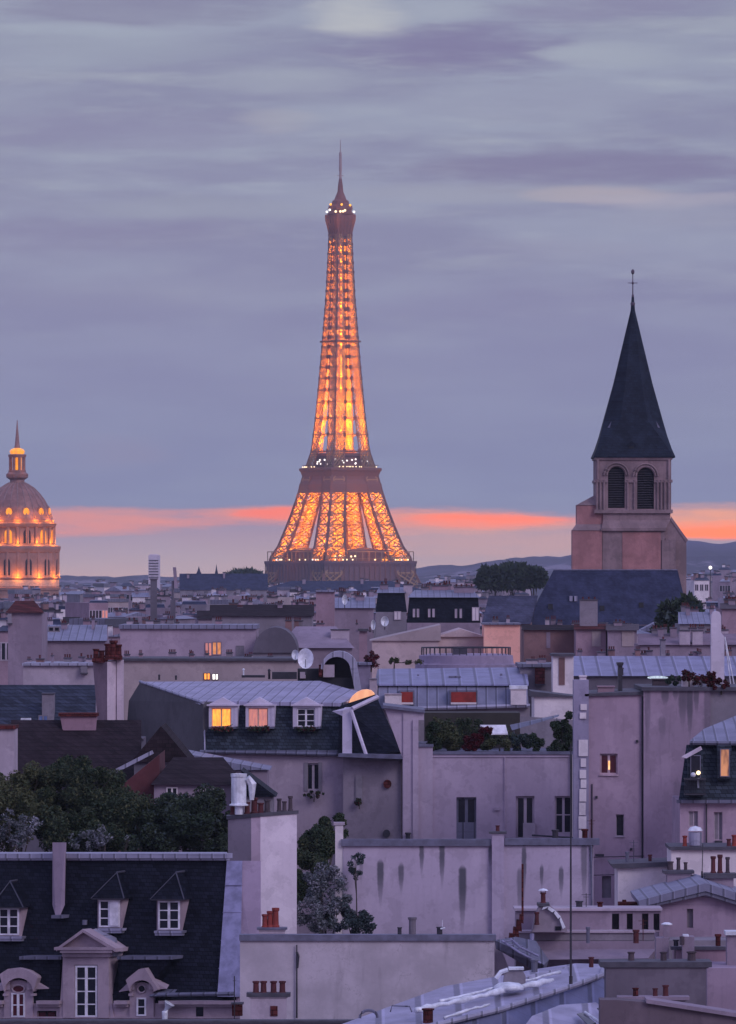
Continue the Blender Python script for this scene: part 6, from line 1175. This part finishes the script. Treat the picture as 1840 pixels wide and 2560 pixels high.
bush('dark red shrub at the foot of the narrow pink stack', 928, 1650, 384, 20, 22, 1668, [LEAFR, POTD], 1400, .08, 42, None, 'shrub', 'shrub')
for x, y, Y, rx, ry, lb in ((764, 1646, 372, 20, 26, 'big pale satellite dish above the arched zinc dormer'), (738, 1637, 373, 9, 13, 'small satellite dish just left of the biggest dish'), (933, 1562, 440, 6, 13, 'narrow tilted white dish above the cream gable, the left one'), (962, 1553, 441, 10, 13, 'round white dish above the cream gable, the right one'), (862, 1499, 520, 7, 13, 'small white dish under the tower beside the pinkish block')):
    pl = PL(Y, 0, x); s = Y/F; m = MB(); n = 16; c = pl.p(x, y); vs = [c+Vector((0, .12, 0))]
    for rr, d in ((.5, .06), (1, -.06)): vs += [c+Vector((rx*s*rr*math.cos(k*2*math.pi/n), d, ry*s*rr*math.sin(k*2*math.pi/n))) for k in range(n)]
    m.add(vs, [(0, 1+k, 1+(k+1) % n) for k in range(n)]+[(1+k, 1+n+k, 1+n+(k+1) % n, 1+(k+1) % n) for k in range(n)]); m.i = 1; m.tube([c+Vector((0, .14, 0)), c+Vector((0, .3, -.1)), c+Vector((0, .3, -ry*s*1.6))], .035, 5); m.tube([c+Vector((0, 0, -ry*s*.9)), c+Vector((0, -.4, -.05))], .02, 5)
    solo('satellite_dish', lb, 'satellite dish', pl, x, y+ry*1.6, m, [METAL, IRON], 'satellite dishes on the roofs')
for x, y0, y1, Y, w_, lb in ((673, 1672, 1698, 400, 3, 'short dark pipe on the ribbed zinc roof'), (440, 1688, 1700, 400, 2.5, 'tiny dark pipe against the cream wall, right one'), (398, 1686, 1700, 400, 2.5, 'tiny dark pipe against the cream wall, left one')):
    pl = PL(Y, 0, x); m = MB(); q = pl.p(x, y1); s = Y/F; m.lathe(q, [(w_*s, q.z), (w_*s, q.z+(y1-y0)*s*.8), (w_*1.5*s, q.z+(y1-y0)*s*.85), (w_*s*.4, q.z+(y1-y0)*s)], 8); solo('vent_pipe', lb, 'vent', pl, x, y1, m, IRON)
pl = PL(398, 0, 640); m = MB(); m.bx(pl, 604, 1688, 662, 1694, 0, 1); m.bx(pl, 680, 1680, 742, 1698, 1.5, 2.5); m.i = 1; m.tube([pl.p(609, 1688, .5), pl.p(609, 1676, .5)], .05, 5); m.ball(pl.p(609, 1674, .5), .08); solo('roof_plant', 'low dark rooftop machinery with a small round vent on the zinc roof', 'vent', pl, 640, 1698, m, [IRON, METAL])

# ============================================================ far landmarks
pl = PL(3000, 0, 384); m = MB(); m.bx(pl, 371, 1388, 397, None, 0, 20); m.i = 1; [m.bx(pl, 372, y, 396, y+1.6, -.4, 0) for y in range(1400, 1444, 7)]; m.i = 0; m.bx(pl, 374, 1386, 394, 1388, 2, 16)
solo('tower_block', 'pale slab tower block standing alone on the skyline left of the iron tower', 'building', pl, 384, None, m, [plaster('tower_pale', (.60, .55, .58), .05, .05), GLASS])
pl = PL(640, 0, 380); m = MB(); m.bx(pl, 376, 1448, 392, None, 0, 1); m.bx(pl, 374, 1446, 394, 1449, -.1, 1.1); solo('chimney_stack', 'tall dark slim stack directly below the pale tower block', 'chimney', pl, 384, None, m, W_DARK)
pl = PL(650, 0, 432); m = MB(); m.bx(pl, 426, 1500, 438, None, 0, 1); m.tube([pl.p(432, 1500, .5), pl.p(432, 1452, .5)], .15, 6); m.i = 1; m.ext(pl, [(432, 1418), (440, 1418), (444, 1470), (436, 1470)], .2, .8); solo('chimney_stack', 'dark stack with a leaning pale flue right of the tall slim stack', 'chimney', pl, 432, None, m, [W_DARK, W_MAUVE])
for x, y, hw, lb in ((497, 1416, 8, 'small pointed slate turret on the skyline between tower block and iron tower'), (541, 1411, 5, 'tiny slender church spire on the skyline left of the iron tower')):
    pl = PL(2300, 0, x); m = MB(); s = 2300/F; c = pl.p(x, 1436); z = lambda q: CZ-(q-HZ)*s; m.bx(pl, x-hw*.6, 1434, x+hw*.6, None, 0, hw*1.2*s); c2 = c+Vector((0, hw*.6*s, 0)); m.i = 1; m.lathe(c2, [(hw*s, z(1436)), (hw*.4*s, z((1436+y)/2)), (.05, z(y))], 8, math.pi/8)
    solo('church_spire', lb, 'spire', pl, x, None, m, [W_GREY, SLATEB])
house('long_building', 'long dark blue slate roof on the skyline left of the iron tower', 'building', 450, 668, 1475, 1434, 1900, 20, W_GREY, SLATEB, 'side', 0, [(470, 1436, 6, 0), (560, 1432, 5, 0)])
house('long_building', 'dark wide roof just in front of the iron tower\'s first deck', 'building', 630, 1075, 1480, 1452, 2400, 20, W_MAUVE, SLATEB, 'hip', 0, [(760, 1448, 8, 0), (905, 1447, 7, 0)])
def treerow():
    for i, (x, y, hw, hh, Y, lb) in enumerate(((1238, 1437, 34, 13, 1500, 'dark round tree, left of the three on the skyline by the church'), (1282, 1432, 34, 16, 1520, 'tallest dark tree of the three on the skyline by the church'), (1334, 1438, 22, 10, 1510, 'smallest dark tree nearest the church on the skyline'),
        (1700, 1536, 40, 36, 640, 'dark bushy tree at the right foot of the nave roof'), (610, 1446, 44, 12, 2600, 'low dark tree clump touching the left side of the iron tower base'))):
        tree(lb, [(x, y, Y, hw, hh), (x-hw*.5, y+hh*.4, Y, hw*.6, hh*.6), (x+hw*.5, y+hh*.4, Y, hw*.6, hh*.6), (x-hw*.5, y+hh*1.3, Y, hw*.7, hh*.8), (x+hw*.5, y+hh*1.3, Y, hw*.7, hh*.8)], [LEAF, LEAFB], 12000, .022*Y/15.5/ (1.4 if Y > 1000 else 1.0), 50+i, 'trees among the roofs', tr=.4)
treerow()

# ============================================================ courtyard trees, left
for i, (lb, cr, mt, n) in enumerate((
    ('broad dark green courtyard tree in the middle, behind the slate roof', [(190, 1975, 306, 125, 70), (130, 2040, 305, 90, 70), (310, 2040, 305, 100, 90), (215, 2090, 304, 120, 60)], [LEAF, LEAFO], 80000),
    ('olive-topped courtyard tree at the left edge, above the slate roof', [(20, 2010, 303, 80, 90), (75, 1980, 305, 70, 60), (-30, 2080, 303, 90, 70)], [LEAFO, LEAF], 45000),
    ('very dark green courtyard tree beside the white chimney stack', [(430, 2060, 304, 90, 85), (510, 2045, 303, 75, 85), (360, 2095, 304, 90, 65), (545, 2100, 303, 60, 70)], [LEAF, LEAFB], 80000),
    ('dark tree between the white chimney stack and the streaked wall', [(790, 2120, 299, 60, 75), (770, 2200, 297, 50, 70), (845, 2080, 302, 30, 40)], [LEAF, LEAFO], 34000))):
    tree(lb, cr, mt, n, .085, 70+i, 'courtyard trees', tr=.25)
for i, (lb, cr, mt, n) in enumerate((('pale-flowered climbing shrub between white stack and streaked wall', [(800, 2200, 291, 50, 60), (790, 2290, 289, 55, 45), (850, 2240, 290, 40, 50)], [LEAFW, LEAFB], 9000),
    ('dark ivy mound topped with pale blossom against the streaked wall', [(870, 2300, 289.5, 60, 34), (920, 2312, 289.5, 28, 24), (890, 2160, 291, 20, 36)], [LEAFB, LEAFW], 9000),
    ('pale blossoming shrub peeking over the slate ridge on the left', [(40, 2080, 301, 50, 40), (80, 2060, 301, 24, 22), (20, 2050, 301, 18, 30)], [LEAFW, LEAFB], 1600),
    ('pale blossoming shrub over the slate ridge right of the mauve breast', [(215, 2105, 301, 60, 26), (250, 2085, 301, 36, 34), (320, 2095, 301, 12, 10)], [LEAFW, LEAF], 2000))):
    tree(lb, cr, mt, n, .075, 80+i, 'climbing shrubs', 'shrub', 'shrub', .12)

# ============================================================ dense far city, row behind row
def city():
    rg = random.Random(21); items = []
    wn = [('mauve', W_MAUVE), ('cream', W_CREAM), ('pink', W_PINK), ('grey', W_GREY), ('pale', W_PALE), ('whitish', W_WHITE)]
    rn = [('zinc', ZINC, 'side'), ('dark slate', SLATEB, 'mansard'), ('slate', SLATEB, 'hip'), ('flat', ZINCD, 'flat'), ('brown tiled', TILE, 'side'), ('pale zinc', ZINCP, 'hip'), ('zinc', ZINC, 'gable')]
    rows = [(3300, 1458, 1474, 34, 12, 900), (2650, 1464, 1486, 40, 12, 900), (1950, 1474, 1500, 48, 12, 900), (1450, 1488, 1518, 58, 11, 600), (1080, 1506, 1540, 68, 11, 600), (820, 1530, 1568, 84, 10, 500), (660, 1560, 1596, 104, 10, 500)]
    for ri, (Y, ya, yb, wd, dep, _) in enumerate(rows):
        x = -30+rg.uniform(-20, 20)
        while x < 1860:
            w_ = wd*rg.uniform(.42, 1.0); ye = rg.uniform(ya, yb); YY = Y*rg.uniform(.96, 1.04)
            if x+w_ > 1700 and Y > 1800: ye -= 30*rg.random()+10
            elif 1060 < x < 1440 and Y > 1800: ye -= rg.random()*20+6
            cx = x+w_/2; hid = Y > 720 and 1320 < cx < 1700
            if not hid and not (Y < 700 and cx > 1690) and not (Y < 700 and 1190 < cx < 1480):
                wi = rg.choices(range(6), (6, 2, 3, 4, 3, 2))[0]; r_i = rg.randrange(7); h = w_*rg.uniform(.10, .3); k = rg.randrange(0, 4)
                items.append((x, x+w_, ye, ye-h, YY, dep*rg.uniform(.8, 1.6), wi, r_i, k, ri))
            x += w_*rg.uniform(.8, 1.25)
    marks = [(150, 'below the lit dome'), (330, 'right of the dome'), (450, 'near the pale tower block'), (660, 'left of the iron tower'), (850, 'under the left half of the iron tower'), (1040, 'under the right half of the iron tower'), (1200, 'right of the iron tower'), (1400, 'between iron tower and church'), (1700, 'behind the church'), (3000, 'right of the church')]
    depth = ['on the hazy skyline', 'in the farthest rows', 'in the far rows', 'far off', 'in the middle rows', 'in the nearer rows', 'just behind the near blocks']
    lab = {}
    for it in items:
        cx = (it[0]+it[1])/2; mk = next(t for x, t in marks if cx < x)
        kn = ['no chimney', 'one chimney', 'two chimneys', 'three chimneys'][it[8]]
        lb = '%s house, %s roof, %s, %s %s' % (wn[it[6]][0], rn[it[7]][0], kn, depth[it[9]], mk); lab.setdefault(lb, []).append(it)
    print('CITY', len(items))
    for lb, its in lab.items():
        its.sort(key=lambda q: q[0])
        for j, it in enumerate(its):
            x0, x1, ye, yr, Y, dep, wi, r_i, k, ri = it; L = lb
            if len(its) > 1: L = ('left one: ', 'right one: ')[j]+lb if len(its) == 2 else ('leftmost: ', 'second: ', 'third: ', 'fourth: ', 'fifth: ')[min(j, 4)]+lb
            L = ' '.join(L.split()[:16+0]) if len(L.split()) > 16 else L
            w_ = x1-x0; ch = []
            for c in range(k*2 if Y < 1500 else k):
                cw = rg.uniform(.07, .2)*w_+2; cx = x0+w_*rg.uniform(.08, .92)+rg.uniform(-.1, .1)*w_; ch.append((cx, yr-rg.uniform(.02, .16)*w_-2, cw, rg.randrange(0, 4) if Y < 1500 else 0, 1, rg.uniform(.1, .8), rg.choice((W_MAUVE, W_PALE, W_PINK, W_GREY, W_WHITE, W_BROWN))))
            wins = []
            if Y < 2200 and rg.random() < .75:
                n = rg.randrange(3, 7); hh = 2.0*F/Y; ww = 1.1*F/Y
                for c in range(n): cx = x0+w_*(c+.5)/n; wins.append((cx-ww/2, ye+hh*.6, cx+ww/2, ye+hh*1.6, GLASS if rg.random() < .985 else LITP, W_PALE))
            house('house', L, 'house', x0, x1, ye, yr, Y, dep, wn[wi][1], rn[r_i][1], rn[r_i][2], rg.uniform(-25, 25), ch, wins, 'hazy houses filling the city')
city()
pl = PL(1800, 0, 1776); m = MB(); m.ball(pl.p(1776, 1419), .5); m.i = 1; m.tube([pl.p(1776, None), pl.p(1776, 1422)], .12, 5); solo('street_lamp', 'single bright white lamp far off, right of the church', 'lamp', pl, 1776, None, m, [BULBW, IRON])

# ============================================================ evening haze
def haze():
    m = bpy.data.materials.new('haze'); m.use_nodes = True; k = NT(m.node_tree); k.n.clear()
    v = k.n.new('ShaderNodeVolumePrincipled'); v.inputs['Color'].default_value = (.78, .88, 1.0, 1); v.inputs['Density'].default_value = HAZE
    o = k.n.new('ShaderNodeOutputMaterial'); k.l.new(v.outputs[0], o.inputs['Volume'])
    b = MB(); b.hull([(x, y, z) for x in (-4100, 4100) for y in (-350, 8000) for z in (-3.5, 336)])
    h = b.build('haze', m); h['kind'] = 'stuff'
HAZE = 4.2e-5
haze()
